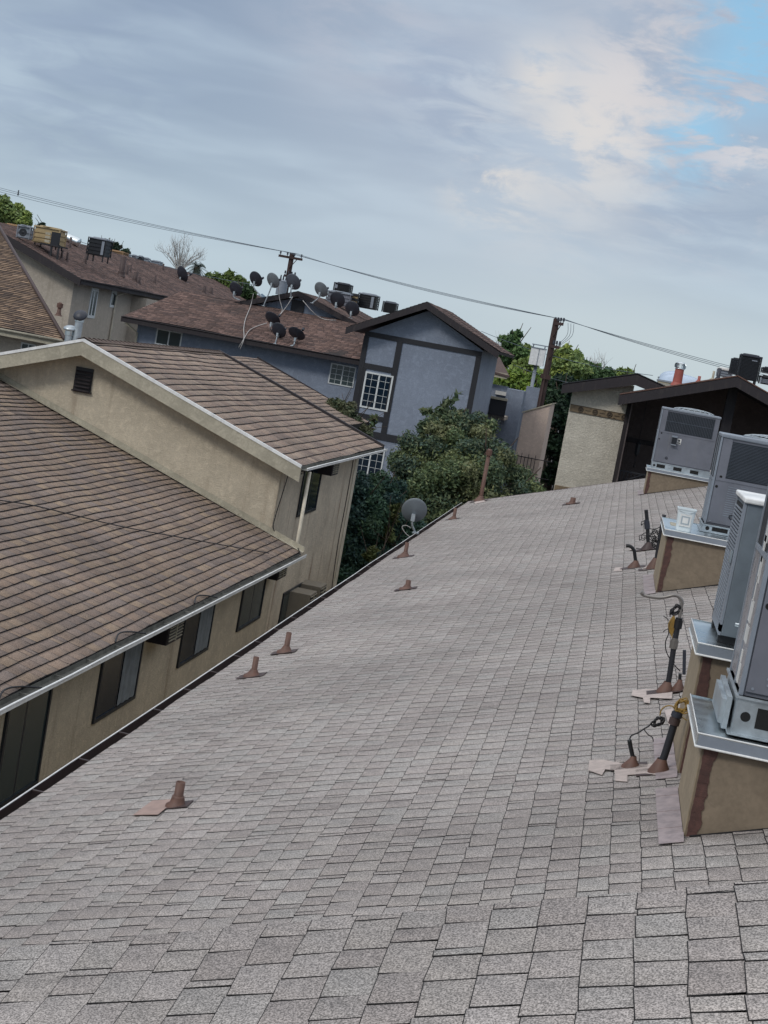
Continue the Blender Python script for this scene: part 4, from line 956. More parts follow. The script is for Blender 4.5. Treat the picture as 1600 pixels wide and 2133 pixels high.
# satellite dishes
def make_dish(px_, py_, Y, wpx, foot, label, mat='dish', group='satellite dishes on the slate blue building', az=35, el=35, arm=True, zoff=0, lnb_m='dish_dark', mastm='steel_dull', hpx=None):
    """dish whose reflector centre is seen at a pixel; foot: (x, y, z) of the mast foot"""
    c = aY(px_, py_, Y); r = wpx / 2 * Y / F / .84
    t = thing('satellite_dish', foot, label, 'satellite dish', group)
    az = az * .45 if az > 0 else az
    nrm = Vector((math.sin(R(az)) * math.cos(R(el)), math.cos(R(az)) * math.cos(R(el)), math.sin(R(el))))
    q = nrm.to_track_quat('Z', 'Y').to_matrix()
    b = MB(); b.lathe(c, [(.001, -r * .22), (r * .3, -r * .20), (r * .6, -r * .13), (r * .85, -r * .045), (r, 0), (r * 1.01, .01), (r * .98, .012), (r * .84, -r * .03), (r * .6, -r * .115), (r * .3, -r * .185), (.001, -r * .205)], 28, sx=1.0, sy=1.08, mtx=q)
    b.build('reflector', M[mat], t)
    back = c - nrm * r * .26 + Vector((0, 0, -r * .45)); low = Vector((c.x, c.y, c.z - r * .98)) + nrm * r * .05 - Vector((0, .0, 0))
    b = MB(); b.box(back - Vector((.035, .04, .07)), back + Vector((.035, .04, .07))); b.build('bracket', M[mastm], t)
    f = Vector(foot); mid = Vector((back.x, back.y, back.z - r * .5))
    b = MB(); b.tube(smooth([back, mid, mid * .5 + f * .5 + Vector((0, 0, -.02)), f]), max(.018, r * .085), 8); b.build('mast', M[mastm], t)
    b = MB(); b.box(f - Vector((.06, .05, .012)), f + Vector((.06, .05, .012))); b.build('foot_plate', M[mastm], t)
    if arm:
        hz = Vector((nrm.x, nrm.y, 0)).normalized()
        e = c + nrm * r * 1.15 - Vector((0, 0, r * .25)); b = MB(); b.tube([low, low * .35 + e * .65, e + Vector((r * .35, 0, 0))], r * .05, 6); b.build('feed_arm', M[mastm], t)
        b = MB(); e = e + Vector((r * .35, 0, 0)); b.frus(e - nrm * .06 * (r / .28), e + nrm * .03, r * .17, r * .14, 10); b.box(e + Vector((-.02, -.03, -.03)), e + Vector((.04, .03, .03))); b.build('feed_horn', M[lnb_m], t)
    return t
f = aX(866, 1110, EX - .13)
d1 = make_dish(863, 1063, f.y, 45, f, 'grey satellite dish on the grey roof edge in front of the dark tree', 'dish_light', None, az=-12, el=24, arm=False, mastm='steel_dull')
b = MB(); b.tube(smooth([aY(a, c, f.y) for a, c in ((856, 1100), (848, 1095), (840, 1095), (838, 1100), (846, 1112), (858, 1121))]), .008, 6); b.build('cable', M['cable_white'], d1)

# ================================================================== FARTHER BUILDINGS
def tinted(o, c):
    me = o.data; at = me.attributes.new('tint', 'FLOAT_COLOR', 'POINT')
    at.data.foreach_set('color', np.tile(np.array([*c, 1], np.float32), len(me.vertices))); return o
# neighbouring roof that carries on behind the tan block
nb = thing('apartment_building', (-8, 38, 0), 'low brown roof between the beige block and the slate blue building, vines on its edge', 'apartment building')
NX = -5.3; nsl = USL; NY0, NY1 = 34.75, 38.2
NZ = UZ + (UX - NX) * 0 - .08
NEX = -6.25; NEZ = UZ - .06 + (UX - NEX) * (URZ - UZ) / (UX - URX); NLEN = ULEN * (NEX - URX) / (UX - URX)
shingles('roof', nb, (NEX, NY0, NEZ), (0, 1, 0), USL, NY1 - NY0, NLEN, .17, .3, .5, PAL_UP, M['shingle'], thick=.014, sag=.012, seed=31)
deck('roof_deck', nb, (NEX, NY0, NEZ), (0, 1, 0), USL, NY1 - NY0, NLEN, .02, .12)
deck('roof_deck', nb, (BX, NY0, UZ - .06), (0, 1, 0), USB, NY1 - NY0, ULEN, .02, .12, M['trim_dark'])
b = MB(); b.box((2 * URX - UWX, NY0 + .2, 0), (NEX - .3, NY1 - .3, UZ - .1)); b.build('wall', M['tan'], nb)
b = MB(); b.prism([(NEX, NY1 + .01, NEZ - .15), (URX, NY1 + .01, URZ - .2), (URX, NY1 + .01, URZ - .02), (NEX, NY1 + .01, NEZ + .03)], (0, .03, 0)); b.build('rake_board', M['trim_dark'], nb)

# ---- slate blue building: main block with a hipped shingle roof, a rear cross gable and a front gable wing
BY = 57.5; ez = 8.5; ex0 = aY(256, 660, BY).x; ex1 = -9.6
blue = thing('apartment_building', (-13, 60, 0), 'slate blue stucco apartment building with dark timber trim and many satellite dishes', 'apartment building')
rr_ = aY(330, 590, 61.7); rz = 9.88; bsl = (rz - ez) / 4.2
bv = Vector((0, 4.2, rz - ez)); bl = bv.length
slope_dx = (rr_.x - ex0) 
shingles('main_roof', blue, (ex0, BY, ez), (1, 0, 0), bv.normalized(), ex1 - ex0, bl, .15, .25, .38, PAL_FAR, M['shingle_far'], thick=.014, sag=.02, seed=41, clip=lambda v: (max(0, slope_dx + 4.0) * 0 + (aY(330, 590, 61.7).x - ex0 + 1.9) * v / bl * .5, ex1 - ex0))
deck('main_roof_deck', blue, (ex0, BY, ez), (1, 0, 0), bv.normalized(), ex1 - ex0, bl, .02, .10, clip=lambda v: ((aY(330, 590, 61.7).x - ex0 + 1.9) * v / bl * .5, ex1 - ex0))
hx = ex0 + (aY(330, 590, 61.7).x - ex0 + 1.9) * .5
b = MB(); b.prism([(hx, BY + 4.2, rz), (ex1 + 3, BY + 4.2, rz), (ex1 + 3, BY + 8.4, ez), (ex0, BY + 8.4, ez)], (0, 0, -.08)); b.prism([(ex0, BY, ez), (hx, BY + 4.2, rz), (ex0, BY + 8.4, ez)], (0, 0, -.08)); tinted(b.build('rear_roof', M['shingle_far'], blue), (.09, .06, .055))
b = MB(); b.box((ex0 - .02, BY - .08, ez - .22), (ex1, BY - .02, ez - .01)); b.box((ex0 - .06, BY - .02, ez - .22), (ex0 - .01, BY + 8.4, ez - .01)); b.build('eave_fascia', M['trim_dark'], blue)
b = MB(); b.tube([(ex0, BY - .10, ez - .02), (ex1, BY - .10, ez - .02)], .022, 5); b.build('gutter_edge', M['trim_dark'], blue)
bw = BY + .6
b = MB(); b.box((ex0 + .45, bw, 0), (ex1, bw + 7.2, ez - .06)); b.build('wall', M['blue'], blue)
b = MB(); b.tube([(ex0 + .15, BY + .0, ez - .25), (ex0 + .5, bw - .1, ez - .55), (ex0 + .5, bw - .08, 0.1)], .045, 7); b.build('downspout', M['trim_grey'], blue)
q = aY(322, 718, bw); q2 = aY(372, 718, bw); q3 = aY(322, 686, bw)
window(blue, (q.x, bw, aY(348, 720, bw).z - .02), (1, 0, 0), 1.05, .62, (0, -1, 0), M['alum'], M['glass_l'], fw=.05, label='wide two-pane window at the left end of the blue wall')
q = aY(683, 798, bw)
window(blue, (q.x, bw, aY(708, 803, bw).z), (1, 0, 0), 1.0, .80, (0, -1, 0), M['alum'], M['glass_l'], cols=4, rows=4, fw=.045, label='gridded two-pane window beside the gable wing')
# rear cross gable
gy = 61.5; gl = aY(478, 632, gy); gp = aY(622, 607, gy); gr = aY(742, 672, gy)
gm = .5 * (gl.x + gr.x)
b = MB(); b.prism([(gl.x + .5, gy + .45, 8.6), (gl.x + .5, gy + .45, gl.z - .02), (gp.x, gy + .45, gp.z - .22), (gr.x - .4, gy + .45, gr.z - .02), (gr.x - .4, gy + .45, 8.6)], (0, .15, 0)); b.build('rear_gable_wall', M['blue'], blue)
b = MB()
for (p, q_) in ((gl, gp), (gr, gp)):
    b.prism([p + Vector((0, 0, -.20)), q_ + Vector((0, 0, -.20)), q_, p], (0, .05, 0))
b.build('rear_rake_board', M['trim_dark'], blue)
for nm, p, sgn in (('rear_gable_roof', gl, 1), ('rear_gable_roof', gr, -1)):
    v = gp - p; v.y = 0
    shingles(nm, blue, (p.x, gy, p.z + .01), (0, 1, 0), v.normalized(), 13, v.length, .15, .25, .38, PAL_FAR, M['shingle_far'], thick=.012, sag=.01, seed=43 + sgn)
    deck('rear_roof_deck', blue, (p.x, gy + .05, p.z + .01), (0, 1, 0), v.normalized(), 13, v.length, .02, .06)
lx = aY(622, 636, gy + .42); b = MB(); b.box((lx.x - .3, gy + .40, lx.z - .25), (lx.x + .25, gy + .44, lx.z + .2)); k = b.build('gable_louvre', M['trim_black'], blue)
# front gable wing
FY = 55.0; fl_ = Vector((-10.47, FY - .65, 9.55)); fr_ = Vector((-4.42, FY - .65, 9.55)); fp = aY(890, 629, FY - .65)
fl_ = aY(721, 682, FY - .65); fr_ = aY(1040, 733, FY - .65)
for nm, p, sd in (('wing_roof', fl_, 51), ('wing_roof', fr_, 52)):
    v = fp - p; v.y = 0
    shingles(nm, blue, (p.x, FY - .65, p.z + .01), (0, 1, 0), v.normalized(), 7.4, v.length, .15, .25, .38, PAL_FAR, M['shingle_far'], thick=.014, sag=.012, seed=sd)
    deck('wing_roof_deck', blue, (p.x, FY - .6, p.z + .01), (0, 1, 0), v.normalized(), 7.3, v.length, .02, .09, M['trim_dark'])
b = MB()
for p in (fl_, fr_): b.prism([p + Vector((0, 0, -.24)), fp + Vector((0, 0, -.24)), fp + Vector((0, 0, .0)), p], (0, .06, 0))
b.build('wing_rake_board', M['trim_dark'], blue)
wl, wr = -9.72, -5.42
b = MB(); b.prism([(wl, FY, 0), (wr, FY, 0), (wr, FY, fr_.z - .05), (fp.x, FY, fp.z - .28), (wl, FY, fl_.z - .05)], (0, 6.5, 0)); b.build('wing_wall', M['blue'], blue)
b = MB(); tz = 9.42
def beam(x0, z0, x1, z1): b.box((x0, FY - .035, z0), (x1, FY - .002, z1))
mz = aY(783, 769, FY).z; lz = aY(768, 868, FY).z; bz = aY(840, 918, FY).z; sx_ = aY(812, 830, FY).x
beam(wl, tz - .02, wr, tz + .16); beam(wl - .02, 2.0, wl + .17, tz - .025); beam(sx_ - .10, bz + .14, sx_ + .11, tz - .025); beam(wr - .19, bz + .14, wr + .01, tz - .025)
beam(wl + .175, mz - .04, sx_ - .105, mz + .16); beam(wl + .175, lz - .10, sx_ - .105, lz + .08); beam(wl + .175, bz - .12, wr + .01, bz + .13)
b.build('timber_trim', M['trim_black'], blue)
# the beam frame around the big window
wx0 = aY(750, 815, FY).x; wx1 = aY(812, 820, FY).x
q = aY(755, 770, FY); ww0 = aY(748, 848, FY); ww1 = aY(806, 858, FY)
window(blue, (ww0.x + .02, FY - .01, ww1.z), (1, 0, 0), ww1.x - ww0.x + .0, aY(790, 778, FY).z - ww1.z, (0, -1, 0), M['alum'], M['glass'], cols=4, rows=5, fw=.06, label='big white gridded window in the blue gable wall')
b = MB(); b.box((wl + .175, FY - .03, lz + .085), (ww0.x + .015, FY - .002, mz - .045)); b.box((ww1.x + .025, FY - .03, lz + .085), (sx_ - .105, FY - .002, mz - .045)); b.build('window_surround', M['trim_black'], blue)
q = aY(770, 945, FY); window(blue, (q.x - .45, FY, q.z - 1.0), (1, 0, 0), 1.0, 1.3, (0, -1, 0), M['alum'], M['glass'], cols=4, rows=5, fw=.05, label='ground level gridded window partly behind the tree')
# low wing, balcony and grey walls to the right of it
b = MB(); q = aY(1030, 764, 66); q1 = aY(1060, 778, 66)
b.prism([(q.x - 1, 65.4, q.z - .1), (q1.x + .1, 65.4, q1.z - .1), (q1.x - .6, 67, q.z + .45), (q.x - 1, 67, q.z + .45)], (0, 0, -.08)); tinted(b.build('low_roof', M['shingle_far'], blue), (.09, .065, .06))
b = MB(); b.box((q.x - 1, 65.45, q.z - .42), (q1.x, 65.6, q.z - .19)); b.build('low_eave', M['trim_grey'], blue)
annex = thing('apartment_annex', (-4, 66, 0), 'grey-blue walled stair block with a dark balcony right of the blue gable', 'stair block')
def wall_rect(parent, name, p0, p1, ztop, y, th, m, zbot=0): b = MB(); b.box((p0, y, zbot), (p1, y + th, ztop)); return b.build(name, m, parent)
a0 = aY(1028, 800, 66); a1 = aY(1050, 806, 66); a2 = aY(1095, 814, 65); a3 = aY(1120, 806, 68)
wall_rect(annex, 'wall', a0.x - .6, a1.x + .2, a0.z, 66, .2, M['blue'])
wall_rect(annex, 'front_wall', aY(1056, 812, 64.6).x, aY(1092, 816, 64.6).x, aY(1075, 812, 64.6).z, 64.6, 1.4, M['blue'])
wall_rect(annex, 'rear_wall', aY(1098, 800, 68).x, aY(1125, 810, 68).x, aY(1110, 806, 68).z, 68, .3, M['blue'])
b = MB(); q0 = aY(1016, 862, 62.5); q1 = aY(1056, 840, 62.5); b.box((q0.x, 62.5, q0.z), (q1.x, 62.54, aY(1036, 832, 62.5).z)); bal = b.build('balcony_panel', M['trim_black'], annex)
b = MB(); b.box((q0.x, 62.55, q0.z - .15), (q1.x, 64.5, q0.z)); b.build('balcony_floor', M['tan'], annex)
b = MB(); b.box((q0.x, 62.44, aY(1036, 832, 62.5).z), (q1.x, 62.58, aY(1036, 828, 62.5).z + .02)); b.build('balcony_rail', M['trim_grey'], bal)
b = MB()
for i in range(14): x = q0.x + (q1.x - q0.x) * i / 13; b.box((x - .012, 62.46, q0.z - .32), (x + .012, 62.49, q0.z + .0))
b.build('balusters', M['trim_black'], bal)
q = aY(1044, 820, 65.9); b = MB(); b.box((q.x - .25, 65.85, q.z - .06), (q.x + .25, 65.98, q.z + .1)); b.build('wall_lamp', M['white'], annex)
# pale pink shed-like building behind the pole, with window bars
pk = thing('pink_outbuilding', (-3, 60, 0), 'pale pinkish outbuilding with iron bars behind the utility pole', 'outbuilding')
b = MB(); p0 = aY(1092, 850, 60); p1 = aY(1147, 842, 60); p2 = aY(1128, 838, 64)
b.prism([(p0.x, 60, 0), (p1.x, 60, 0), (p1.x, 60, p1.z), (p0.x, 60, aY(1098, 862, 60).z)], (0, 3.5, 0)); b.build('wall', M['pink'], pk)
b = MB(); b.prism([(p0.x - .05, 59.95, aY(1098, 862, 60).z), (p1.x + .05, 59.95, p1.z), (p1.x + .05, 59.95, p1.z + .05), (p0.x - .05, 59.95, aY(1098, 862, 60).z + .05)], (0, 3.6, 0)); b.build('roof', M['trim_grey'], pk)
b = MB()
for i in range(6): x = p0.x + .12 + (p1.x - p0.x - .3) * i / 5; b.tube([(x, 59.9, 4.9), (x, 59.9, 5.95 + .1 * (i % 2))], .014, 5)
for z in (5.2, 5.9): b.tube([(p0.x - .1, 59.88, z), (p1.x + .5, 59.88, z)], .018, 5)
b.build('window_bars', M['trim_black'], pk)

# ---- far tan building at the left, with its long shingled roof
tb = thing('apartment_building', (-26, 66, 0), 'tan stucco apartment building at far left with a long dark shingled roof', 'apartment building')
TX, TZ, TRX, TRZ = -23.05, 9.65, -28.2, 11.45
tv = Vector((TRX - TX, 0, TRZ - TZ))
shingles('roof', tb, (TX, 61.5, TZ), (0, 1, 0), tv.normalized(), 46, tv.length, .16, .3, .5, PAL_FAR, M['shingle_far'], thick=.014, sag=.015, seed=61)
deck('roof_deck', tb, (TX, 61.5, TZ), (0, 1, 0), tv.normalized(), 46, tv.length, .02, .1)
tv2 = Vector((-tv.x, 0, tv.z)); deck('roof_deck', tb, (2 * TRX - TX, 61.5, TZ), (0, 1, 0), tv2.normalized(), 46, tv.length, .0, .1, M['trim_dark'])
b = MB(); b.prism([(TX, 61.45, TZ - .3), (TRX, 61.45, TRZ - .3), (TRX, 61.45, TRZ + .01), (TX, 61.45, TZ + .01)], (0, .05, 0)); b.prism([(2 * TRX - TX, 61.45, TZ - .3), (TRX, 61.45, TRZ - .3), (TRX, 61.45, TRZ + .01), (2 * TRX - TX, 61.45, TZ + .01)], (0, .05, 0)); b.build('rake_board', M['trim_dark'], tb)
b = MB(); b.box((TX - .03, 61.5, TZ - .22), (TX + .03, 107, TZ - .01)); b.tube([(TX + .08, 61.5, TZ - .03), (TX + .08, 107, TZ - .03)], .03, 5); b.build('eave_fascia', M['trim_dark'], tb)
TWX = -23.55
b = MB(); b.prism([(TWX, 62.1, 0), (TWX, 62.1, TZ - .05), (TRX, 62.1, TRZ - .22), (2 * TRX - TWX, 62.1, TZ - .05), (2 * TRX - TWX, 62.1, 0)], (0, 44, 0)); b.build('wall', M['tan'], tb)
q0 = aX(181, 661, TWX); q1 = aX(199, 597, TWX)
window(tb, (TWX, aX(181, 661, TWX).y, aX(185, 662, TWX).z), (0, 1, 0), aX(196, 640, TWX).y - aX(181, 640, TWX).y, aX(195, 597, TWX).z - aX(185, 662, TWX).z - .05, (1, 0, 0), M['alum'], M['glass_l'], fw=.12, label='tall white-framed window on the far tan wall')
window(tb, (TWX, aX(227, 640, TWX).y, aX(230, 640, TWX).z), (0, 1, 0), aX(238, 640, TWX).y - aX(227, 640, TWX).y, aX(236, 605, TWX).z - aX(230, 640, TWX).z, (1, 0, 0), M['alum'], M['glass_l'], split=0, fw=.12, label='small narrow window near the downspout')
b = MB(); q = aX(270, 607, TWX + .5); q2 = aX(243, 616, TWX + .06); b.tube([q, (TWX + .06, q2.y, q2.z), (TWX + .06, q2.y, .2)], .05, 6); b.build('downspout', M['downs'], tb)
b = MB(); y0 = aX(266, 680, TWX).y; b.box((TWX + .0, y0, 0), (TWX + .7, y0 + 2.0, TZ - .3)); b.build('wall_projection', M['tan'], tb)

# ---- brown hipped roof at the left edge
hb_ = thing('apartment_building', (-19, 46, 0), 'tan building at the left edge with a big weathered brown hip roof', 'apartment building')
hx1 = aY(135, 703, 42).x; hz1 = 7.72; htop = aY(0, 490, 51.0)
hv = Vector((0, 9.5, 3.17)); hl_ = hv.length; k_ = (htop.x - hx1) / 9.0 * 9.5
shingles('roof', hb_, (hx1 - 9, 42, hz1), (1, 0, 0), hv.normalized(), 9, hl_, .16, .22, .36, PAL_FARB, M['shingle_far'], thick=.02, sag=.02, seed=71, clip=lambda v: (0, 9 + k_ * v / hl_))
deck('roof_deck', hb_, (hx1 - 9, 42, hz1), (1, 0, 0), hv.normalized(), 9, hl_, .03, .1, clip=lambda v: (0, 9 + k_ * v / hl_))
b = MB(); e0 = Vector((hx1, 42, hz1)); e1 = Vector((hx1 + k_, 51.5, hz1 + 3.17)); b.prism([e0 + Vector((-.4, .3, -.15)), e1 + Vector((-.4, 0, -.15)), Vector((e1.x - .4, e1.y, 0)), Vector((e0.x - .4, e0.y + .3, 0))], (-.15, -.1, 0)); b.build('end_wall', M['tan'], hb_)
b = MB(); b.tube([e0 + Vector((0, 0, .03)), e1 + Vector((0, 0, .03))], .06, 6); b.build('hip_cap', M['brown_dark'], hb_)
b = MB(); b.box((hx1 - 9, 41.9, hz1 - .2), (hx1 + .05, 41.95, hz1 - .02)); b.tube([(hx1 - 9, 41.85, hz1 - .03), (hx1, 41.85, hz1 - .03)], .04, 6); b.build('gutter', M['trim_grey'], hb_)
b = MB(); b.box((hx1 - 9, 42.5, 0), (hx1 - .8, 43.2, hz1 - .06)); b.build('wall', M['tan'], hb_)
q = aY(42, 735, 42.5); window(hb_, (q.x, 42.5, q.z), (1, 0, 0), .45, aY(48, 713, 42.5).z - q.z, (0, -1, 0), M['alum'], M['glass_l'], fw=.035, label='small two-pane window under the brown hip roof')
p = aY(120, 668, 44); vent_pipe((p.x, p.y, hz1 + .62), aY(121, 641, 44).z - hz1 - .6, .06, 'stubby brown chimney pipe on the hip roof edge at far left', .08, .1, cap=True, group=None, plate=False)

# ---- right-hand building: cream stucco wing with a frieze and the dark gabled entrance
cb = thing('apartment_building', (1, 47, 0), 'cream stucco building with a tile frieze and dark brown gabled roofs beyond the grey roof', 'apartment building')
SY = 46.0; sl = aY(1172, 800, SY - .5); sp_ = aY(1328, 779, SY - .5); sr = aY(1400, 812, SY - .5)
cx0, cx1 = -1.68, .07
b = MB(); b.prism([(cx0, SY, 0), (cx1, SY, 0), (cx1, SY, sp_.z - .35), (cx0, SY, sl.z - .05)], (0, 5, 0)); b.build('wall', M['cream'], cb)
b = MB(); b.prism([sl + Vector((0, 0, -.28)), sp_ + Vector((0, 0, -.33)), sp_, sl], (0, .06, 0)); b.prism([sr + Vector((0, 0, -.28)), sp_ + Vector((0, 0, -.33)), sp_, sr], (0, .06, 0)); b.build('rake_board', M['trim_dark'], cb)
for p in (sl, sr):
    v = sp_ - p; v.y = 0; deck('roof', cb, (p.x, SY - .5, p.z + .03), (0, 1, 0), v.normalized(), 7, v.length, 0, .05, M['trim_black'])
b = MB(); b.prism([(sl.x, SY - .45, sl.z - .25), (sp_.x, SY - .45, sp_.z - .30), (sp_.x, SY, sp_.z - .30), (sl.x, SY, sl.z - .25)], (0, 0, .02)); b.build('soffit', M['trim_dark'], cb)
f0 = aY(1186, 848, SY); f1 = aY(1306, 874, SY); fz = .5 * (aY(1190, 848, SY).z + aY(1300, 872, SY).z)
b = MB(); b.box((cx0 + .02, SY - .02, fz - .10), (cx1 - .02, SY - .001, fz + .12)); fr = b.build('frieze', M['frieze'], cb)
b = MB()
n = 4
for i in range(n):
    x = cx0 + .34 + i * .43; mt = Matrix.Rotation(R(90), 3, 'X')
    b.lathe((x, SY - .021, fz + .01), [(.085, 0), (.085, .012), (.055, .012), (.055, .004), (.03, .004), (.03, .014), (.001, .014)], 14, mtx=mt)
    b.box((x + .14, SY - .032, fz + .0), (x + .29, SY - .0205, fz + .02)); b.box((x + .12, SY - .032, fz - .07), (x + .18, SY - .0205, fz - .055)); b.box((x + .25, SY - .032, fz + .07), (x + .31, SY - .0205, fz + .085))
b.box((cx0 + .02, SY - .03, fz + .105), (cx1 - .02, SY - .0205, fz + .12)); b.box((cx0 + .02, SY - .03, fz - .10), (cx1 - .02, SY - .0205, fz - .085))
b.build('frieze_relief', M['frieze_d'], fr)
b = MB(); q = aY(1157, 1014, SY); b.box((cx0 + .02, SY - .02, q.z - .1), (cx0 + .55, SY - .001, q.z + .06)); b.build('lower_frieze', M['frieze'], cb)
b = MB(); b.box((cx1 - .10, SY - .04, 0), (cx1 + .02, SY - .001, sp_.z - .6)); b.build('corner_trim', M['trim_dark'], cb)
# dark recessed gable
DY = 44.2; dl = aY(1291, 822, DY); dp = aY(1537, 784, DY); drx = 2 * dp.x - dl.x
dr = Vector((drx + .5, DY, dp.z - (dp.z - dl.z) * (drx + .5 - dp.x) / (dp.x - dl.x)))
b = MB(); b.prism([dl + Vector((0, 0, -.30)), dp + Vector((0, 0, -.30)), dp, dl], (0, .08, 0)); b.prism([dr + Vector((0, 0, -.30)), dp + Vector((0, 0, -.30)), dp, dr], (0, .08, 0)); b.build('entrance_rake_board', M['trim_dark'], cb)
for p in (dl, dr):
    v = dp - p; v.y = 0; deck('entrance_roof', cb, (p.x, DY, p.z + .035), (0, 1, 0), v.normalized(), 10, v.length, 0, .05, M['redpipe'] if 0 else M['brown'])
WYD = 48.5
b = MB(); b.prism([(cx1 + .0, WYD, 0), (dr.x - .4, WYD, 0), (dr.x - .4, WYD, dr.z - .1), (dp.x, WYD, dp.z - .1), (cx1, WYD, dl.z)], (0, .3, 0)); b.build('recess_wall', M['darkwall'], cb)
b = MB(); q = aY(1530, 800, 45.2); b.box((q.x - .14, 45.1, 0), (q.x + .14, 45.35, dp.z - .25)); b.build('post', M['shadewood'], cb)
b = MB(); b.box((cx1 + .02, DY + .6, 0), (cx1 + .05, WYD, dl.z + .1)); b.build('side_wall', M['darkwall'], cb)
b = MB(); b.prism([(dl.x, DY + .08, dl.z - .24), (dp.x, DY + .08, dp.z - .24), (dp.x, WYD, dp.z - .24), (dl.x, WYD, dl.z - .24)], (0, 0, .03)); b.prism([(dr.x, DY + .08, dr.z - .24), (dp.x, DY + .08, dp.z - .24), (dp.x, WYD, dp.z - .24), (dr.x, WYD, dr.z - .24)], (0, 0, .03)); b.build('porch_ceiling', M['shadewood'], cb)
b = MB(); b.box((cx1 + .06, WYD - .08, 7.6), (dr.x - .4, WYD - .001, 7.75)); b.build('wall_band', M['trim_dark'], cb)
b = MB(); q = aY(1290, 975, 45.3); q2 = aY(1345, 985, 45.3); z0 = aY(1320, 1003, 45.3).z - .4; z1 = aY(1320, 984, 45.3).z
b.box((cx1 + .03, 45.28, z1 - .03), (q2.x + 1.4, 45.32, z1 + .01)); b.box((cx1 + .03, 45.29, z0), (q2.x + 1.4, 45.31, z0 + .03))
for i in range(22): x = cx1 + .08 + i * .105; b.box((x, 45.292, z0), (x + .022, 45.308, z1))
b.tube([(cx1 + .05, 45.26, z1 - .35), (cx1 + .4, 45.26, z1 - .2), (cx1 + .75, 45.26, z1 - .02)], .02, 5)
b.build('railing', M['trim_black'], cb)
# hanging lantern
q = aY(1328, 935, 45.6)
t = thing('hanging_lantern', q, 'dark iron lantern hanging in the shaded entrance by the cream wall', 'lantern')
b = MB(); b.frus(q - Vector((0, 0, .16)), q + Vector((0, 0, .15)), .07, .085, 6, smooth=False); b.build('cage', M['black'], t)
b = MB(); b.frus(q + Vector((0, 0, .151)), q + Vector((0, 0, .24)), .11, .02, 6, smooth=False); b.tube([q + Vector((0, 0, .24)), q + Vector((0, 0, 1.55))], .008, 5); b.build('hood', M['black'], t)
b = MB(); b.frus(q - Vector((0, 0, .16)), q - Vector((0, 0, .24)), .05, .012, 6); b.tube([q - Vector((0, 0, .24)), q - Vector((0, 0, .5))], .01, 5); b.frus(q - Vector((0, 0, .5)), q - Vector((0, 0, .56)), .03, .02, 8); b.build('finial', M['black'], t)

# stuff on that roof
def rz_at(x): return dp.z + .05 - abs(x - dp.x) * (dp.z - dl.z) / (dp.x - dl.x)
q = aY(1411, 795, 46.5); q.z = rz_at(q.x) + .0; tz_ = aY(1411, 768, 46.5).z
t = thing('turbine_vent', q, 'silver turbine vent on a terracotta-coloured pipe', 'roof vent')
b = MB(); b.frus((q.x, q.y, q.z - .06), (q.x, q.y, tz_), .145, .13, 18); b.frus((q.x, q.y, q.z - .06), (q.x, q.y, q.z + .05), .19, .15, 18); b.build('pipe', M['redpipe'], t)
b = MB(); zz = tz_; n = 20
b.lathe((q.x, q.y, zz), [(.13, 0), (.15, .0), (.15, .02), (.13, .02)], 18); b.lathe((q.x, q.y, zz), [(.14, .17), (.09, .205), (.001, .215)], 18)
for i in range(n):
    a = 2 * math.pi * i / n; o = []
    for k in range(5): th = -.6 + 1.2 * k / 4; rr2 = .135 + .04 * math.cos(th * 2.2); o.append(Vector((q.x + rr2 * math.cos(a + th * .25), q.y + rr2 * math.sin(a + th * .25), zz + .095 + .08 * math.sin(th * 2.2))))
    for k in range(4):
        r_ = .72; c_ = Vector((q.x, q.y, 0)); i0 = Vector((q.x + (o[k].x - q.x) * r_, q.y + (o[k].y - q.y) * r_, o[k].z)); i1 = Vector((q.x + (o[k + 1].x - q.x) * r_, q.y + (o[k + 1].y - q.y) * r_, o[k + 1].z)); b.quad(o[k], o[k + 1], i1, i0)
b.build('turbine_head', M['steel'], t)
for (pa, pb, py, yy, lab) in ((1372, 1440, 792, 55, 'milky skylight dome left of and behind the turbine vent'), (1370, 1476, 790, 50, 'longer milky skylight dome behind the turbine vent')):
    a = aY(pa, py + (0 if pa == 1372 else 8), yy); c = aY(pb, py - 4 + 5, yy); zb_ = min(a.z, c.z) - .02; w = c.x - a.x
    t = thing('skylight', ((a.x + c.x) / 2, yy + .6, zb_), lab, 'skylight', 'dome skylights on the flat roof')
    b = MB(); b.box((a.x, yy, zb_ - .5), (c.x, yy + 1.2, zb_ + .10)); b.mat(1); b.box((a.x - .03, yy - .03, zb_ + .10), (c.x + .03, yy + 1.23, zb_ + .15)); b.box((a.x - .03, yy - .03, zb_ - .0), (c.x + .03, yy, zb_ + .03)); b.build('curb', [M['trim_grey'], M['aclight']], t)
    b = MB(); b.lathe(((a.x + c.x) / 2, yy + .6, zb_ + .14), [(1, 0), (.93, .11), (.75, .21), (.5, .27), (.25, .30), (.001, .31)], 28, sx=w / 2, sy=.6); b.build('dome', M['dome'], t)
flat = thing('roof_parapet', (3, 56, 0), 'low flat roof block behind the dark gable that carries the skylights', 'flat roof block')
b = MB(); a = aY(1362, 800, 52); b.box((a.x, 49, 0), (a.x + 8, 60, 9.55)); b.build('block', M['trim_grey'], flat)
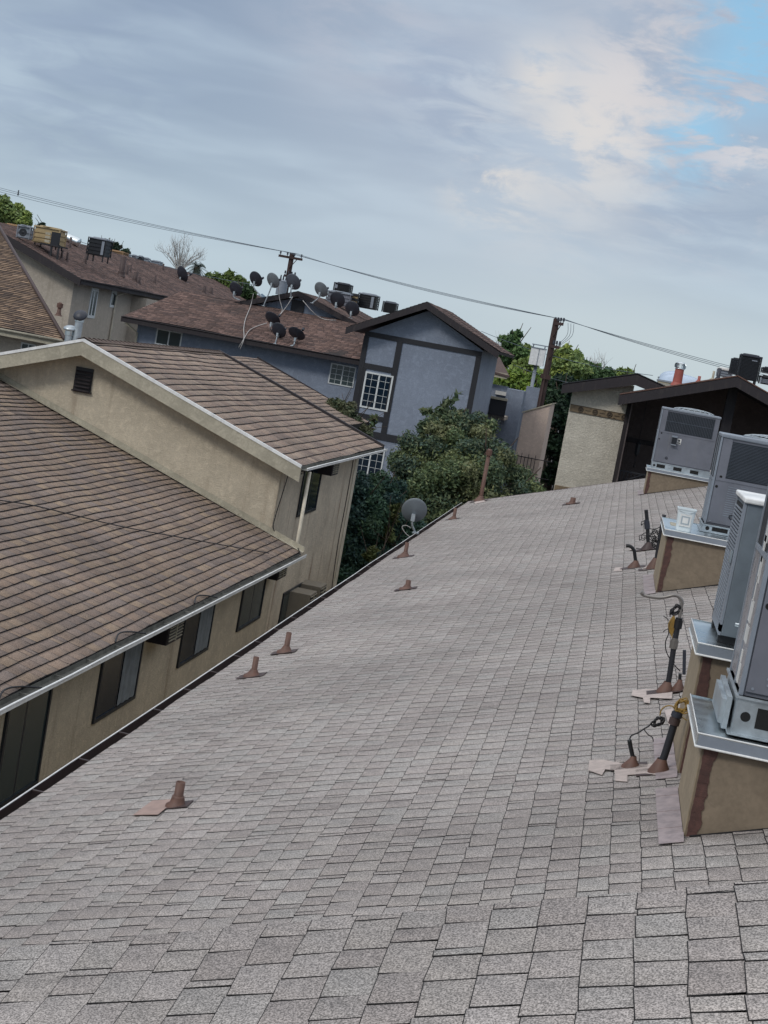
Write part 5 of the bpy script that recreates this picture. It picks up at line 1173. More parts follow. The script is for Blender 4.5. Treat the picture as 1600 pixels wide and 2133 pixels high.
for (px_, py0, py1, w, yy, m, lab) in ((1484, 792, 771, .05, 47, 'trim_grey', 'thin grey vent stub on the brown gable roof'), (1496, 787, 765, .09, 47, 'dish_dark', 'slightly leaning dark vent stub near the gable peak'), (1456, 792, 782, .07, 47, 'redpipe', 'low reddish vent stub right of the turbine vent')):
    p = aY(px_, py0, yy); p.z = rz_at(p.x); tp = aY(px_ + 2, py1, yy)
    vent_pipe((p.x, yy, p.z - .02), max(.12, tp.z - p.z), w / 2 + .01, lab, .05, .08, group='vent stubs on the brown gable roof', plate=False, m=m)

# condensers: louvred boxes
def condenser(c, w, dp_, h, label, body='coil', louv='black', top='dish_dark', group=None, legs=0, nl=11, badge=None, fan=False, rot=0, accent=None):
    x, y, z = c; t = thing('condenser_unit', c, label, 'air conditioner', group)
    z0 = z + legs; b = MB(); b.box((x - w / 2 + .03, y - dp_ / 2 + .03, z0), (x + w / 2 - .03, y + dp_ / 2 - .03, z0 + h - .03)); b.build('cabinet', M[body], t)
    b = MB()
    for i in range(nl):
        zz = z0 + .04 + (h - .12) * i / nl; s = (h - .12) / nl * .55
        b.prism([(x - w / 2, y - dp_ / 2, zz), (x + w / 2, y - dp_ / 2, zz), (x + w / 2, y + dp_ / 2, zz), (x - w / 2, y + dp_ / 2, zz)], (0, 0, s))
    lo = b.build('louvres', M[louv], t)
    for sx in (-1, 1):
        for sy in (-1, 1): b = MB(); b.box((x + sx * (w / 2 + .006) - .02, y + sy * (dp_ / 2 + .006) - .02, z0), (x + sx * (w / 2 + .006) + .02, y + sy * (dp_ / 2 + .006) + .02, z0 + h - .03)); b.build('corner_post', M[louv], t)
    b = MB(); b.box((x - w / 2 - .03, y - dp_ / 2 - .03, z0 + h - .06), (x + w / 2 + .03, y + dp_ / 2 + .03, z0 + h)); b.lathe((x, y, z0 + h), [(w * .42, 0), (w * .42, .03), (w * .38, .04), (w * .38, .015), (.001, .01)], 20); b.build('top_cover', M[top], t, bevel=.02)
    if badge: b = MB(); b.box((x + w * badge[0], y - dp_ / 2 - .012, z0 + h * badge[1]), (x + w * badge[2], y - dp_ / 2 - .004, z0 + h * badge[3])); b.build('badge', M['aclight'], t)
    if accent: b = MB(); b.box((x + w * accent - .06, y - dp_ / 2 - .014, z0 + .05), (x + w * accent + .06, y - dp_ / 2 - .003, z0 + h * .85)); b.build('light_panel', M['aclight'], t)
    if legs:
        for sx in (-1, 1):
            for sy in (-1, 1): b = MB(); b.box((x + sx * w * .42 - .025, y + sy * dp_ * .42 - .025, z - .15), (x + sx * w * .42 + .025, y + sy * dp_ * .42 + .025, z0)); b.build('leg', M['trim_black'], t)
    return t
def cond_px(xl, xr, yt, yb, Y, label, ratio=1.0, **k):
    a = aY((xl + xr) / 2, yt, Y); c = aY((xl + xr) / 2, yb, Y); w = (xr - xl) * Y / F
    return condenser((a.x, Y + w * .5 * ratio, c.z), w, w * ratio, a.z - c.z, label, **k)
G1 = 'condensers along the roof of the slate blue building'
cond_px(697, 730, 590, 612, 68, 'black louvred condenser sitting highest, behind the satellite dishes', body='black', group=G1, badge=(-.45, .45, -.28, .8))
cond_px(682, 732, 608, 636, 66, 'grey-green condenser cabinet directly under the black louvred one', body='acgrey', louv='acgrey', top='aclight', group=G1, nl=3, ratio=.7)
cond_px(731, 748, 613, 638, 66.5, 'narrow dark cabinet with a tan label between two larger condensers', body='tanac', louv='coil', top='coil', group=G1, nl=2, ratio=.8)
cond_px(748, 786, 612, 643, 67, 'large dark blue-black condenser with a pale right edge', body='black', louv='black', top='aclight', group=G1, nl=5, accent=.30)
cond_px(799, 826, 629, 652, 67, 'black condenser standing alone just left of the blue gable peak', body='black', louv='black', top='dish', group=G1)
G2 = 'condensers above the dark gabled entrance'
cond_px(1546, 1586, 744, 797, 50, 'black louvred condenser with a pale badge near the gable peak', body='black', louv='coil', top='dish_dark', group=G2, legs=.06, nl=16, badge=(.05, .78, .32, .82))
cond_px(1527, 1550, 748, 782, 52, 'dark grey slatted condenser just behind the black badge one', body='acgrey', louv='coil', top='coil', group=G2, nl=12)
cond_px(1592, 1632, 768, 780, 52, 'grey flat-topped condenser at the right picture edge', body='acgrey', louv='trim_black', top='coil', group=G2, nl=3)
cond_px(1588, 1630, 786, 803, 50, 'cluttered low dark condenser at the right picture edge below another', body='coil', louv='aclight', top='trim_black', group=G2, nl=4)
t = cond_px(1498, 1526, 768, 786, 53, 'low pale cabinet between the leaning stub and the slatted condenser', body='aclight', louv='aclight', top='white', group=G2, nl=2)
# far tan roof
G3 = 'equipment on the far tan building'
def slope_z(x): return TZ + (TX - x) * (TRZ - TZ) / (TX - TRX)
def on_tan(xl, xr, yt, yb, Y, label, **k): return cond_px(xl, xr, yt, yb, Y, label, group=G3, **k)
on_tan(70, 128, 474, 510, 63.5, 'big tan packaged cooler on a dark frame above the far roof', body='tanac', louv='tanac', top='tanac', nl=3, ratio=.7, legs=.02)
bpy.data.objects['leg']
t = bpy.data.objects[[o.name for o in bpy.data.objects if o.get('label', '').startswith('big tan packaged')][0]]
a = aY(124, 492, 63.0); a0_ = aY(112, 478, 63.0)
b = MB(); b.box((a.x - .33, 62.92, aY(118, 512, 62.92).z), (a.x + .06, 62.98, aY(118, 484, 62.92).z)); b.build('coil_section', M['coil'], t)
b = MB()
for i in range(3): zc_ = aY(98, 486 + i * 8, 62.92).z; xx = aY(99, 490, 62.92).x; b.box((xx - .1, 62.92, zc_ - .05), (xx + .12, 62.98, zc_ + .05))
b.build('louvre_panel', M['trim_grey'], t)
b = MB()
for px_ in (107, 122):
    p0 = aY(px_, 512, 62.92); b.box((p0.x - .03, 62.92, slope_z(p0.x) - .05), (p0.x + .03, 63.02, p0.z + .05))
p0, p1 = aY(84, 506, 62.92), aY(124, 514, 62.92); b.box((p0.x, 62.9, p1.z - .02), (p1.x, 63.9, p1.z + .04)); b.build('stand_frame', M['trim_black'], t)
t = on_tan(37, 65, 470, 497, 62.6, 'small grey fan unit left of the tan cooler', body='acblue', louv='aclight', top='aclight', nl=2, ratio=.6)
q = aY(49, 484, 62.25); b = MB(); b.lathe((q.x, 62.2, q.z), [(.17, 0), (.17, .02), (.14, .02), (.05, -.01), (.001, .03)], 18, mtx=Matrix.Rotation(R(90), 3, 'X')); b.build('fan_ring', M['coil'], t)
on_tan(183, 223, 501, 538, 66, 'dark box cooler standing alone at the middle of the far ridge', body='coil', louv='coil', top='aclight', nl=4, legs=.12, accent=.35)
on_tan(4, 40, 467, 484, 72, 'weathered plywood box at the left end of the far ridge', body='plywood', louv='plywood', top='plywood', nl=2)
on_tan(222, 258, 522, 542, 88, 'tan box near the middle of the far ridge', body='plywood', louv='plywood', top='plywood', nl=2)
for i, (xl, xr, yt, yb, c_) in enumerate(((260, 270, 529, 542, 'aclight'), (273, 284, 531, 548, 'acgrey'), (287, 297, 533, 548, 'coil'), (298, 310, 537, 550, 'aclight'), (313, 334, 543, 556, 'aclight'))):
    on_tan(xl, xr, yt, yb, 92 + i, ('pale narrow box', 'mid grey box', 'dark box', 'small pale square box', 'wide pale low box')[i] + ' in the row at the right end of the far ridge', body=c_, louv=c_, top='aclight', nl=2)
q = aY(150, 503, 72)
t = thing('ducting', q, 'shiny bulging silver duct behind the tan cooler', 'duct', G3)
b = MB(); q0 = aY(134, 492, 72); q1 = aY(165, 506, 72); b.tube(smooth([q0, q0 * .6 + q1 * .4, q1], 6), .22, 14); b.build('duct', M['steel'], t)
b = MB(); b.tube(smooth([aY(133, 500, 72), aY(133, 486, 72), aY(139, 484, 72), aY(141, 493, 72)], 4), .10, 10); b.build('elbow', M['steel'], t)
for i, (px_, py_, h, r, lab) in enumerate(((128, 538, .35, .05, 'left of a pair under the tan cooler'), (139, 543, .35, .05, 'right of a pair under the tan cooler'), (177, 548, .45, .06, 'with a reddish top on the far slope'), (252, 575, .9, .13, 'tallest, dark cluster stack'), (263, 572, .4, .08, 'beside the tall stack'), (271, 566, .35, .05, 'thin, above the cluster'), (281, 585, .4, .1, 'low in the cluster'), (288, 590, .3, .09, 'lowest of the cluster'), (322, 590, .4, .05, 'alone near the blue roof'), (339, 562, .35, .05, 'high near the big dish'), (145, 516, .5, .05, 'behind the silver duct'), (425, 610, .4, .09, 'at the right end of the far slope'), (439, 612, .35, .1, 'last at the right end of the far slope'))):
    p = aP(px_, py_, (TX, 0, TZ), (-(TRZ - TZ) / (TRX - TX), 0, 1)); 
    vent_pipe((p.x, p.y, p.z), h, r, 'dark roof pipe ' + lab, h * .25, r * 1.6, group='small pipes on the far tan roof', plate=False, m='brown_dark')

# dishes on the blue building
DG = 'satellite dishes on the slate blue building'
def rz_main(y): return ez + (y - BY) * (rz - ez) / 4.2
def foot_px(px_, py_): return aP(px_, py_, (0, BY, ez), (0, -(rz - ez) / 4.2, 1))
for i, (px_, py_, wpx, fx_, fy_, mt, az, el, Y_, lab) in enumerate((
        (491, 602, 26, 498, 624, 'dish_dark', 40, 32, 61.2, 'dark dish farthest left on the blue building ridge'),
        (533, 581, 27, 545, 617, 'dish_dark', 45, 30, 60.9, 'dark dish highest on the rear gable, second from left'),
        (569, 584, 27, 549, 637, 'dish_light', 48, 30, 60.9, 'light grey dish third from left on the rear gable'),
        (611, 587, 29, 606, 620, 'dish', 35, 32, 60.9, 'mid grey dish in front of the rear gable peak'),
        (669, 603, 27, 650, 631, 'dish_light', 40, 32, 60.9, 'light grey dish just right of the rear gable peak'),
        (703, 624, 28, 700, 640, 'dish_dark', 20, 28, 61.1, 'dark dish in front of the grey-green cabinet'),
        (734, 643, 27, 730, 662, 'dish_dark', 20, 28, 61.1, 'dark round dish lowest on the right rear rake'),
        (568, 664, 30, 566, 686, 'dish_dark', 40, 45, 58.6, 'tilted dark dish, upper of the trio on the main slope'),
        (581, 688, 28, 573, 716, 'dish_dark', 30, 30, 58.0, 'dark dish, middle one of the trio on the main slope'),
        (618, 695, 32, 608, 720, 'dish_dark', 30, 52, 57.9, 'dark wide dish, right one of the trio on the main slope'))):
    f_ = aY(fx_, fy_, Y_ if i < 7 else Y_ - .0)
    if i >= 7: f_ = foot_px(fx_, fy_) if i == 7 else aY(fx_, fy_, BY - .05)
    make_dish(px_, py_, Y_, wpx, f_, lab, mt, DG, az, el)
f_ = aP(390, 590, (TX, 0, TZ), (-(TRZ - TZ) / (TRX - TX), 0, 1)); make_dish(380, 571, f_.y, 28, f_, 'dark dish standing on the far tan roof near the palm', 'dish_dark', None, 70, 25)
# loose dish cables
def bc(pts, lab, Y=61.0, r=.016, m='cable_white'):
    P = []
    for a, c in pts:
        f_ = foot_px(a, c)
        P.append(f_ + Vector((0, -.03, .04)) if BY < f_.y < 61.6 and 1 else aY(a, c, min(max(f_.y, BY - .1), 61.3) - .06))
    cable('dish_cable', P, r, M[m], lab, 'pale cables strung over the slate blue roof', 5)
bc(((528, 612), (522, 640), (512, 665), (508, 685), (508, 706), (500, 728)), 'long pale cable dropping from the left dishes over the eave')
bc(((556, 675), (532, 683), (518, 692), (508, 706), (497, 724)), 'pale cable from the trio sweeping left to the eave')
bc(((580, 592), (582, 620), (588, 645), (583, 657)), 'short pale cable running down from the rear gable')
bc(((610, 618), (600, 634), (592, 645), (584, 657)), 'pale cable slanting from the gable peak to the trio')
bc(((631, 626), (650, 648), (664, 662), (680, 668), (700, 669)), 'pale cable looping right below the rear gable')

# utility poles
def pole(px_, pyt, Y, r0, r1, label, arms):
    tp = aY(px_, pyt, Y); t = thing('utility_pole', (tp.x, Y, 0), label, 'utility pole', 'wooden utility poles')
    b = MB(); b.frus((tp.x, Y, -.1), (tp.x, Y, tp.z), r0, r1, 14); b.build('mast', M['pole'], t)
    for dz, half, ang, off in arms:
        z = tp.z - dz; u = Vector((math.cos(R(ang)), math.sin(R(ang)), 0)); c = Vector((tp.x, Y, z)) + u * off
        b = MB(); b.obox(c - u * half - Vector((0, .06, .06)) - Vector((0, r1, 0)), u * half * 2, (0, .1, 0), (0, 0, .12)); a = b.build('cross_arm', M['pole'], t)
        n = 4
        for k in range(n):
            q = c - u * half + u * (2 * half) * (k + .5 * .4) / (n - .6) + Vector((0, -r1, .06)); b = MB(); b.frus(q, q + Vector((0, 0, .08)), .018, .018, 6); b.frus(q + Vector((0, 0, .06)), q + Vector((0, 0, .2)), .05, .035, 8); b.build('insulator', M['dish_dark'], a)
        b = MB(); b.tube([c + u * half * .6 - Vector((0, r1 + .02, 0)), Vector((tp.x, Y - r1, z - .55))], .02, 5); b.build('brace', M['pole'], a)
    return t, tp
pt1, tp1 = pole(1160, 664, 64, .165, .13, 'nearer wooden utility pole between the blue building and the cream building', ((.20, .42, -60, .28), (1.15, .35, -50, .22)))
b = MB()
for k in range(3): b.tube(smooth([tp1 + Vector((.5 + .12 * k, -.3, -.1)), tp1 + Vector((.55 + .1 * k, -.3, -.6)), tp1 + Vector((.2 + .05 * k, -.2, -1.1))], 5), .009, 5)
b.build('jumper_wire', M['wire'], pt1)
b = MB(); b.tube([(tp1.x - .03, 63.8, 4.5), (tp1.x - .03, 63.8, 9.0)], .035, 6); b.box((tp1.x - .2, 63.75, 9.0), (tp1.x + .22, 63.85, 9.2)); b.build('riser', M['pole'], pt1)
pt2, tp2 = pole(609, 527, 78, .15, .125, 'farther wooden utility pole rising behind the satellite dishes', ((.25, .62, 5, -.02), (1.2, .3, 30, .1)))
# transformer beside the far pole
q = aY(587, 600, 77.6); t = thing('pole_transformer', q, 'grey transformer can with bushings behind the dishes at the far pole', 'transformer')
b = MB(); b.frus(q - Vector((0, 0, .35)), q + Vector((0, 0, .35)), .28, .28, 16); b.frus(q + Vector((0, 0, .35)), q + Vector((0, 0, .42)), .30, .22, 16); b.build('tank', M['aclight'], t)
b = MB(); [b.frus(q + Vector((dx_, 0, .4)), q + Vector((dx_, 0, .66)), .05, .03, 8) for dx_ in (-.14, .0, .14)]; b.build('bushing', M['dish_dark'], t)
b = MB(); b.box(q + Vector((.25, -.05, -.1)), Vector((tp2.x - .1, q.y + .3, q.z + .1))); b.build('mount', M['pole'], t)
# overhead wires: each span sags a little
def wire(a, c, sag_, r, label, n=20):
    a, c = Vector(a), Vector(c); P = [a + (c - a) * (i / n) - Vector((0, 0, sag_ * 4 * (i / n) * (1 - i / n))) for i in range(n + 1)]
    b = MB(); b.tube(P, r, 5); return tag(b.build('power_line', M['wire'], loc=P[0]), label, 'power line', 'overhead power lines')
far_l = aY(-140, 353, 96)
for k, dz in enumerate((0, .10, .24)):
    A = tp2 + Vector((-.5 + .4 * k, -.2, .0)); B = tp1 + Vector((.1 + .15 * k, -.25, .02))
    wire(A, B, .12 + .06 * k, .0105, ('uppermost', 'middle', 'lowest')[k] + ' wire of the span between the two poles')
    wire(far_l + Vector((0, 0, -dz)), A, .22 + .05 * k, .012, ('uppermost', 'middle', 'lowest')[k] + ' wire of the span running off the left edge')
    C_ = aY(1720, 812 + k * 2, 62 + k * .2); wire(B, C_, .08 + .05 * k, .0105, ('uppermost', 'middle', 'lowest')[k] + ' wire of the span running off the right edge')
q = aY(39, 396, 94.6); b = MB(); b.tube([q, q - Vector((0, 0, .28))], .04, 6); b.frus(q - Vector((0, 0, .28)), q - Vector((0, 0, .34)), .06, .05, 8); tag(b.build('wire_spacer', M['dish_dark'], loc=q), 'small dark spacer hanging on the wires at far left', 'wire spacer')
wire(aY(125, 488, 90), aY(540, 595, 84), .3, .016, 'lone lower wire passing in front of the palm')
wire(aY(1003, 690, 80), aY(1360, 782, 70), .3, .013, 'lone lower wire crossing the far trees')
wire(aY(1070, 760, 64.5), aY(1330, 815, 63), .25, .010, 'dark service wire sagging past the nearer pole')

# white water-cooler box by the pole
q = aY(1119, 742, 72); t = thing('rooftop_cooler', q, 'white square cooler on a bracket beside the nearer utility pole', 'cooler')
w = 30 * 72 / F; b = MB(); b.box((q.x - w / 2, 72, q.z - .42), (q.x + w / 2, 72.6, q.z + .36)); b.build('cabinet', M['white_edge'], t)
b = MB(); b.box((q.x + w * .05, 71.97, q.z - .42), (q.x + w * .08, 72, q.z + .36)); b.box((q.x - w / 2 - .02, 71.97, q.z + .36), (q.x + w / 2 + .02, 72.62, q.z + .4)); b.build('seam', M['aclight'], t)
b = MB(); b.box((q.x - w / 2, 72.2, q.z + .5), (q.x + w / 2 + .1, 72.3, q.z + .55)); b.tube([(q.x - w * .4, 72.25, q.z + .4), (q.x - w * .4, 72.25, q.z + .55)], .03, 6); b.tube([(q.x + w * .4, 72.25, q.z + .4), (q.x + w * .4, 72.25, q.z + .55)], .03, 6); b.tube([(q.x, 72.3, 0), (q.x, 72.3, q.z - .42)], .08, 8); b.build('stand', M['aclight'], t)

# ================================================================== TREES
def foliage(name, parent, clumps, n, size, cols, seed=1, flat=.6, aspect=1.8, mat=None, shell=.55):
    """clumps: (cx, cy, cz, r) ; leaves scattered mostly near each clump's surface"""
    rs = np.random.RandomState(seed); cl = np.array(clumps, float); vol = cl[:, 3] ** 2.2; pick = rs.choice(len(cl), n, p=vol / vol.sum())
    dr_ = rs.normal(size=(n, 3)); dr_ /= np.linalg.norm(dr_, axis=1)[:, None]
    rad = cl[pick, 3] * (shell + (1 - shell) * rs.rand(n) ** .6) * (1 + .16 * rs.normal(size=n))
    cen = cl[pick, :3] + dr_ * rad[:, None] * np.array([1, 1, .85])
    nr = dr_ * .7 + rs.normal(size=(n, 3)) * .7 + np.array([0, 0, .35]); nr /= np.linalg.norm(nr, axis=1)[:, None]
    t1 = np.cross(nr, rs.normal(size=(n, 3))); t1 /= np.linalg.norm(t1, axis=1)[:, None]; t2 = np.cross(nr, t1)
    s = size * (.6 + .8 * rs.rand(n)); a = t1 * s[:, None] * .5 * aspect; b_ = t2 * s[:, None] * .5
    V_ = np.stack([cen - a, cen - b_ * .9, cen + a, cen + b_ * .9], 1).reshape(-1, 3) - np.array(wloc(parent))
    me = bpy.data.meshes.new(name); me.vertices.add(4 * n); me.vertices.foreach_set('co', V_.astype(np.float32).ravel())
    me.loops.add(4 * n); me.loops.foreach_set('vertex_index', np.arange(4 * n, dtype=np.int32)); me.polygons.add(n); me.polygons.foreach_set('loop_start', np.arange(n, dtype=np.int32) * 4)
    me.materials.append(mat or M['leaf']); me.update(calc_edges=True)
    C_ = np.array([srgb(*c) for c in cols]); cc = rs.randint(len(C_), size=len(cl))
    base_c = C_[cc[pick]]; own = C_[rs.randint(len(C_), size=n)]; col = (base_c * .6 + own * .4) * (1 + .16 * rs.normal(size=(n, 1))); col = np.clip(col, .004, 1)
    tt = np.ones((n, 4, 4), np.float32); tt[:, :, :3] = col[:, None, :]
    at = me.attributes.new('tint', 'FLOAT_COLOR', 'POINT'); at.data.foreach_set('color', tt.ravel())
    o = bpy.data.objects.new(name, me); COL.objects.link(o); o.parent = parent; return o
def limbs(parent, root, tips, r0, r1, name='trunk', m='bark', seed=1):
    rr = random.Random(seed); b = MB(); root = Vector(root)
    top = root + Vector((0, 0, (sum(t[2] for t in tips) / len(tips) - root.z) * .5))
    b.tube(smooth([root, root * .6 + top * .4 + Vector((rr.uniform(-.1, .1), rr.uniform(-.1, .1), 0)), top], 4), r0, 10, taper=r0 * .7)
    for t in tips:
        t = Vector(t); mid = top * .5 + t * .5 + Vector((rr.uniform(-.3, .3), rr.uniform(-.3, .3), rr.uniform(0, .3)))
        b.tube(smooth([top - Vector((0, 0, rr.uniform(0, .6))), mid, t], 4), r0 * .45, 6, taper=r1)
        for k in range(3):
            e = t + Vector((rr.uniform(-.7, .7), rr.uniform(-.7, .7), rr.uniform(.0, .8))); b.tube([mid * .4 + t * .6, e], r1 * 1.2, 5, taper=r1 * .4)
    return b.build(name, M[m], parent)
def clump_px(lst, seed=1, jit=.25, sub=5, small=.5):
    """lst: (px, py, Y, r) main clumps, each broken into smaller ones around it"""
    rr = random.Random(seed); o = []
    for px_, py_, Y, r in lst:
        c = aY(px_, py_, Y); o.append((c.x, c.y, c.z, r * .8))
        for k in range(sub):
            a = rr.uniform(0, 2 * math.pi); e = rr.uniform(-.5, 1); ca = math.sqrt(max(0, 1 - e * e))
            o.append((c.x + r * .8 * ca * math.cos(a), c.y + r * .8 * ca * math.sin(a), c.z + r * .75 * e, r * rr.uniform(small * .7, small * 1.1)))
    return o
DARKG = [(44, 62, 50), (52, 72, 56), (38, 56, 52), (60, 78, 52), (72, 84, 56)]
main = [(930, 915, 43, .75), (990, 905, 43.5, .65), (870, 965, 42.5, .85), (960, 985, 42, 1.0), (1030, 945, 43, .6), (1085, 1000, 43.3, .55), (838, 1020, 42, .62), (900, 1060, 41.5, 1.1), (1000, 1060, 42, 1.1), (1085, 1050, 43, .75), (820, 1120, 41.5, 1.1), (940, 1140, 42, 1.2), (1060, 1110, 43, .9), (790, 1060, 41, .6), (880, 1180, 42, 1.2), (780, 1190, 41, .8), (950, 870, 43.6, .35)]
t = thing('tree', (aY(950, 1000, 43).x, 43, 0), 'big dark bushy tree in front of the slate blue gable', 'tree')
c_ = clump_px(main, 3, sub=7, small=.42)
limbs(t, (aY(950, 1000, 43).x, 43, 0), [c_[i * 8][:3] for i in range(len(main))], .22, .03, seed=3)
foliage('crown', t, c_, 135000, .052, [(84, 102, 78), (98, 116, 80), (72, 92, 80), (120, 130, 86), (64, 84, 76), (136, 138, 100)], 5, aspect=2.2, shell=.45)
t = thing('tree', (aY(770, 1100, 38).x, 38.6, 0), 'dark tree right against the corner of the beige building', 'tree')
m2 = [(745, 1020, 38.6, .5), (805, 1020, 39.5, .5), (748, 1080, 38.3, .75), (800, 1080, 39, .8), (735, 1150, 38, .7), (770, 1180, 38, .9), (840, 1140, 39, .8), (730, 1230, 37.5, .8)]
c_ = clump_px(m2, 8, sub=6, small=.42); limbs(t, (aY(770, 1100, 38).x, 38.6, 0), [c_[i * 7][:3] for i in range(len(m2))], .14, .02, seed=8)
foliage('crown', t, c_, 60000, .052, [(60, 86, 76), (70, 100, 78), (54, 78, 78), (84, 108, 78)], 9, aspect=2.0, shell=.45)
t = thing('shrub', (aY(860, 1110, 37.5).x, 37.5, 0), 'yellow-green sprays of leaves low in the dark tree by the roof edge', 'shrub')
c_ = clump_px([(815, 1080, 38.2, .16), (822, 1060, 38.2, .13), (805, 1100, 38.2, .16), (812, 1120, 38.1, .12), (770, 1160, 37.0, .14), (776, 1148, 37.0, .10)], 4, sub=3); limbs(t, (aY(860, 1110, 37.5).x, 37.5, 0), [c_[0][:3], c_[8][:3], c_[16][:3]], .06, .012, seed=2)
foliage('crown', t, c_, 700, .10, [(104, 104, 62), (90, 102, 62), (84, 92, 60)], 4, aspect=2)
# sprigs above the big tree
def sprig(pts, Y, label, n=90, name='sapling_shoot', leafw=.16, base=None):
    P = smooth([aY(a, c, Y) for a, c in pts], 5); t = thing(name, P[0], label, 'shoot', 'leafy shoots rising above the dark tree')
    b = MB(); b.tube(P, .014, 5, taper=.004); b.build('stem', M['bark'], t)
    foliage('leaves', t, [(p.x, p.y, p.z, leafw * (1.1 - .5 * i / len(P))) for i, p in enumerate(P[3:])], n, .10, [(84, 100, 74), (70, 88, 66), (104, 112, 80)], len(pts) + int(pts[0][0]), aspect=2.4, shell=.3)
sprig([(915, 905), (918, 870), (925, 845), (936, 838), (950, 822)], 43.4, 'leafy shoot rising highest in front of the blue gable wall', 170, leafw=.2)
sprig([(905, 900), (900, 872), (892, 855), (880, 862)], 43.2, 'shorter leafy shoot left of the highest one', 80)
sprig([(890, 935), (882, 915), (877, 893), (880, 880)], 42.8, 'drooping leafy shoot at the left side of the dark tree', 110)
sprig([(775, 905), (772, 890), (776, 875), (784, 868)], 40.5, 'thin sprig beside the big white gridded window', 60, leafw=.11)
# vine-like shrub on the roof edge
t = thing('shrub', aY(715, 870, 38.6), 'pale green vine shrub spilling over the brown roof edge beside the big window', 'shrub')
c_ = clump_px([(700, 848, 37.2, .22), (715, 858, 37.2, .30), (725, 870, 37.2, .28), (738, 880, 37.2, .24), (750, 892, 37.2, .18), (764, 904, 37.2, .14), (690, 838, 37.2, .14)], 6, sub=5); limbs(t, (aY(722, 880, 38.6).x, 38.6, 5.0), [c_[0][:3], c_[12][:3], c_[24][:3]], .05, .012, seed=6)
foliage('crown', t, c_, 7500, .06, [(92, 98, 72), (78, 90, 66), (106, 106, 82), (66, 80, 60)], 6, aspect=1.8, shell=.3)
BR = [(142, 160, 88), (122, 144, 82), (164, 176, 94), (104, 124, 80), (130, 150, 96)]
def far_tree(name, lst, label, n, seed, size=.16, cols=BR, sub=6, group='bright trees beyond the roofs', small=.45):
    Y = lst[0][2]; x = aY(lst[0][0], lst[0][1], Y).x; t = thing(name, (x, Y, 0), label, 'tree', group)
    c_ = clump_px(lst, seed, sub=sub, small=small); limbs(t, (x, Y, 0), [c_[i * (sub + 1)][:3] for i in range(len(lst))], .25, .04, seed=seed)
    foliage('crown', t, c_, n, size, cols, seed, aspect=1.6, shell=.4); return t
far_tree('tree', [(1063, 712, 84, .55), (1075, 735, 84, .7), (1050, 745, 84, .6), (1075, 700, 84, .35)], 'tall bright tree crown just right of the blue gable', 6500, 31, cols=[(88, 116, 74), (100, 128, 78), (74, 100, 70)])
far_tree('tree', [(1100, 745, 86, .7), (1085, 775, 84, .9), (1120, 790, 84, .9), (1060, 790, 83, .8), (1050, 815, 82, .7)], 'light green tree behind the white cooler', 10000, 32)
far_tree('tree', [(1085, 800, 74, .8), (1110, 820, 74, .8), (1065, 790, 74, .6), (1130, 800, 74, .7)], 'yellowish low tree left of the nearer pole', 9000, 33, .13, [(136, 158, 66), (118, 142, 68), (100, 128, 66)])
far_tree('tree', [(1175, 745, 84, .55), (1178, 733, 84, .4), (1195, 765, 84, .9), (1170, 790, 84, .9), (1160, 760, 84, .6)], 'bright tree right of the nearer pole', 10000, 34)
far_tree('tree', [(1215, 765, 86, .5), (1232, 775, 86, .6), (1225, 790, 86, .8), (1260, 782, 86, .5), (1250, 795, 86, .6)], 'dark green tree left of the cream building gable', 8000, 35, cols=[(82, 108, 70), (98, 124, 76), (70, 94, 64)])
far_tree('tree', [(1290, 785, 90, .45), (1310, 782, 90, .4), (1272, 792, 90, .5), (1300, 798, 90, .5)], 'low tree peeping over the cream building gable', 4000, 36)
far_tree('tree', [(1180, 830, 67, .9), (1175, 870, 66, .8), (1195, 880, 66, .7), (1175, 930, 66, .9), (1185, 820, 67, .6), (1150, 820, 69, .7), (1185, 960, 66, .9), (1168, 985, 66, .8)], 'deep green tree filling the gap beside the cream wall', 16000, 37, .12, [(44, 66, 46), (36, 56, 44), (58, 80, 50), (30, 48, 42)], small=.5)
far_tree('tree', [(12, 445, 95, 1.1), (40, 452, 95, .8), (55, 462, 95, .5), (-15, 440, 95, 1.1)], 'bright tree behind the far ridge at the left edge', 8000, 38)
far_tree('tree', [(445, 592, 100, .8), (470, 592, 100, .9), (490, 600, 100, .8), (425, 590, 100, .5)], 'bright tree between the palm and the dishes', 8000, 39, cols=[(118, 134, 70), (98, 118, 62), (84, 104, 60)])
far_tree('tree', [(510, 607, 98, .55), (520, 612, 98, .45), (505, 615, 98, .5)], 'small dark tree just behind the leftmost dish', 4000, 40, cols=[(66, 88, 54), (54, 74, 50)])
far_tree('conifer', [(226, 510, 120, .5), (238, 514, 120, .4), (215, 508, 120, .4), (248, 516, 120, .25)], 'flat-topped dark conifer behind the far ridge', 2200, 41, .14, [(44, 62, 50), (54, 72, 56)], group=None)
far_tree('tree', [(262, 524, 130, .35), (85, 471, 110, .3)], 'tiny dark tree tips above the far ridge', 1200, 42, .14, [(54, 72, 56)], group=None)
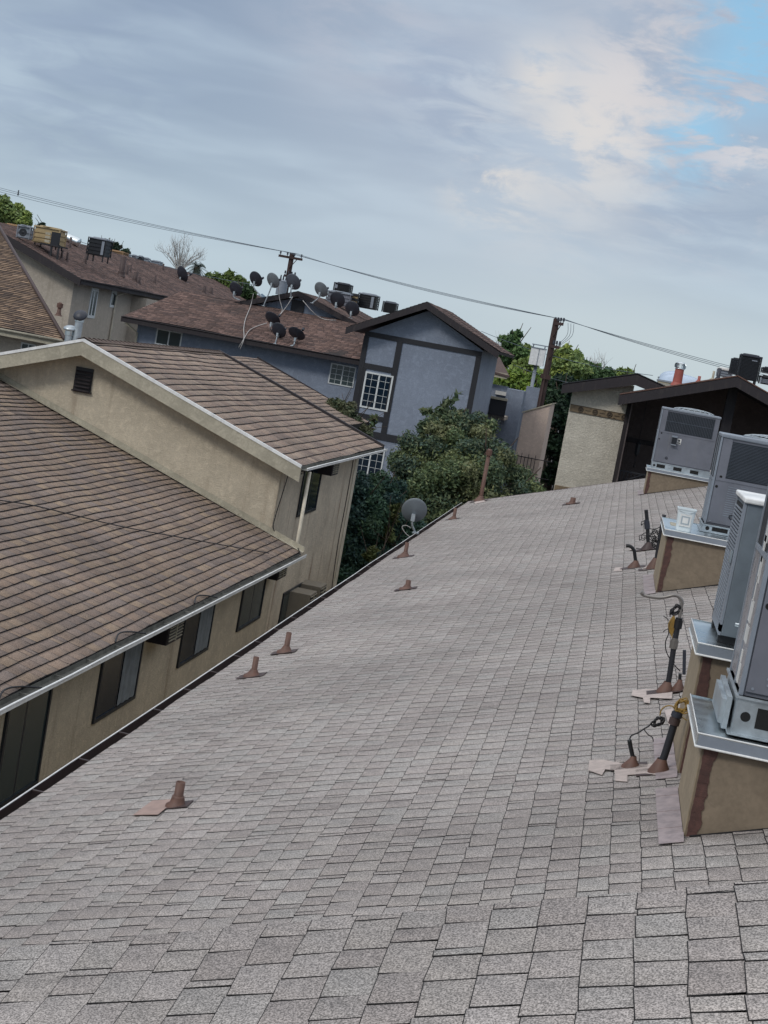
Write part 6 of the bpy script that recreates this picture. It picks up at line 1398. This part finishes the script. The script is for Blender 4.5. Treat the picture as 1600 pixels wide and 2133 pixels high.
# bare tree
def bare(px0, px1, pyb, pyt, Y, label, seed, n=34):
    rr = random.Random(seed); a = aY((px0 + px1) / 2, pyb, Y); w = (px1 - px0) / 2 * Y / F; h = (pyb - pyt) * Y / F
    t = thing('bare_tree', (a.x, Y, 0), label, 'tree'); b = MB(); b.frus((a.x, Y, 0), (a.x, Y, a.z), .16, .12, 8); b.build('trunk', M['dead'], t); b = MB()
    for i in range(n):
        f = rr.uniform(-1, 1); top = Vector((a.x + f * w, Y + rr.uniform(-.8, .8), a.z + h * (1 - .45 * abs(f)) * rr.uniform(.7, 1)))
        m_ = Vector((a.x + f * w * .55, Y, a.z + h * rr.uniform(.2, .4))); P = smooth([Vector((a.x, Y, a.z - .2)), m_, top], 4); b.tube(P, .024, 4, taper=.009)
        for k in range(7):
            p = P[rr.randrange(2, len(P))]; e = p + Vector((rr.uniform(-.4, .4), rr.uniform(-.3, .3), rr.uniform(.2, .7))); b.tube([p, p * .5 + e * .5 + Vector((rr.uniform(-.08, .08), 0, 0)), e], .010, 3, taper=.005)
    b.build('branches', M['dead'], t)
bare(320, 425, 560, 490, 105, 'leafless pale tree behind the far tan roof', 2, 40)
bare(1225, 1262, 785, 742, 92, 'leafless twiggy tree top above the green trees', 5, 14)
bare(1030, 1050, 735, 700, 90, 'bare twigs beside the blue gable roof edge', 6, 8)
# palm
Y = 98; c = aY(411, 556, Y); t = thing('palm_tree', (c.x, Y, 0), 'shaggy dark palm beside the leafless tree', 'palm')
b = MB(); b.frus((c.x, Y, 0), c, .25, .2, 10); b.build('trunk', M['bark'], t)
rs = random.Random(4); b = MB()
for i in range(52):
    a = rs.uniform(0, 2 * math.pi); L = rs.uniform(.65, 1.0); el = rs.uniform(-1.2, 1.3); d_ = Vector((math.cos(a) * math.cos(el), math.sin(a) * math.cos(el), math.sin(el)))
    P = [c + d_ * L * k / 4 - Vector((0, 0, .55 * (k / 4) ** 2 * L)) for k in range(5)]
    sd = d_.cross(Vector((0, 0, 1))).normalized()
    for k in range(1, 5):
        for s_ in (-1, 1):
            for q_ in range(3): o = P[k - 1] + (P[k] - P[k - 1]) * q_ / 3; b.add([o, o + (P[k] - P[k - 1]) * .18, o + sd * s_ * .26 * (1.15 - k * .2) + (P[k] - P[k - 1]) * .5 - Vector((0, 0, .12))], [(0, 1, 2)])
o = b.build('crown', M['leaf'], t); tinted(o, srgb(62, 74, 66))
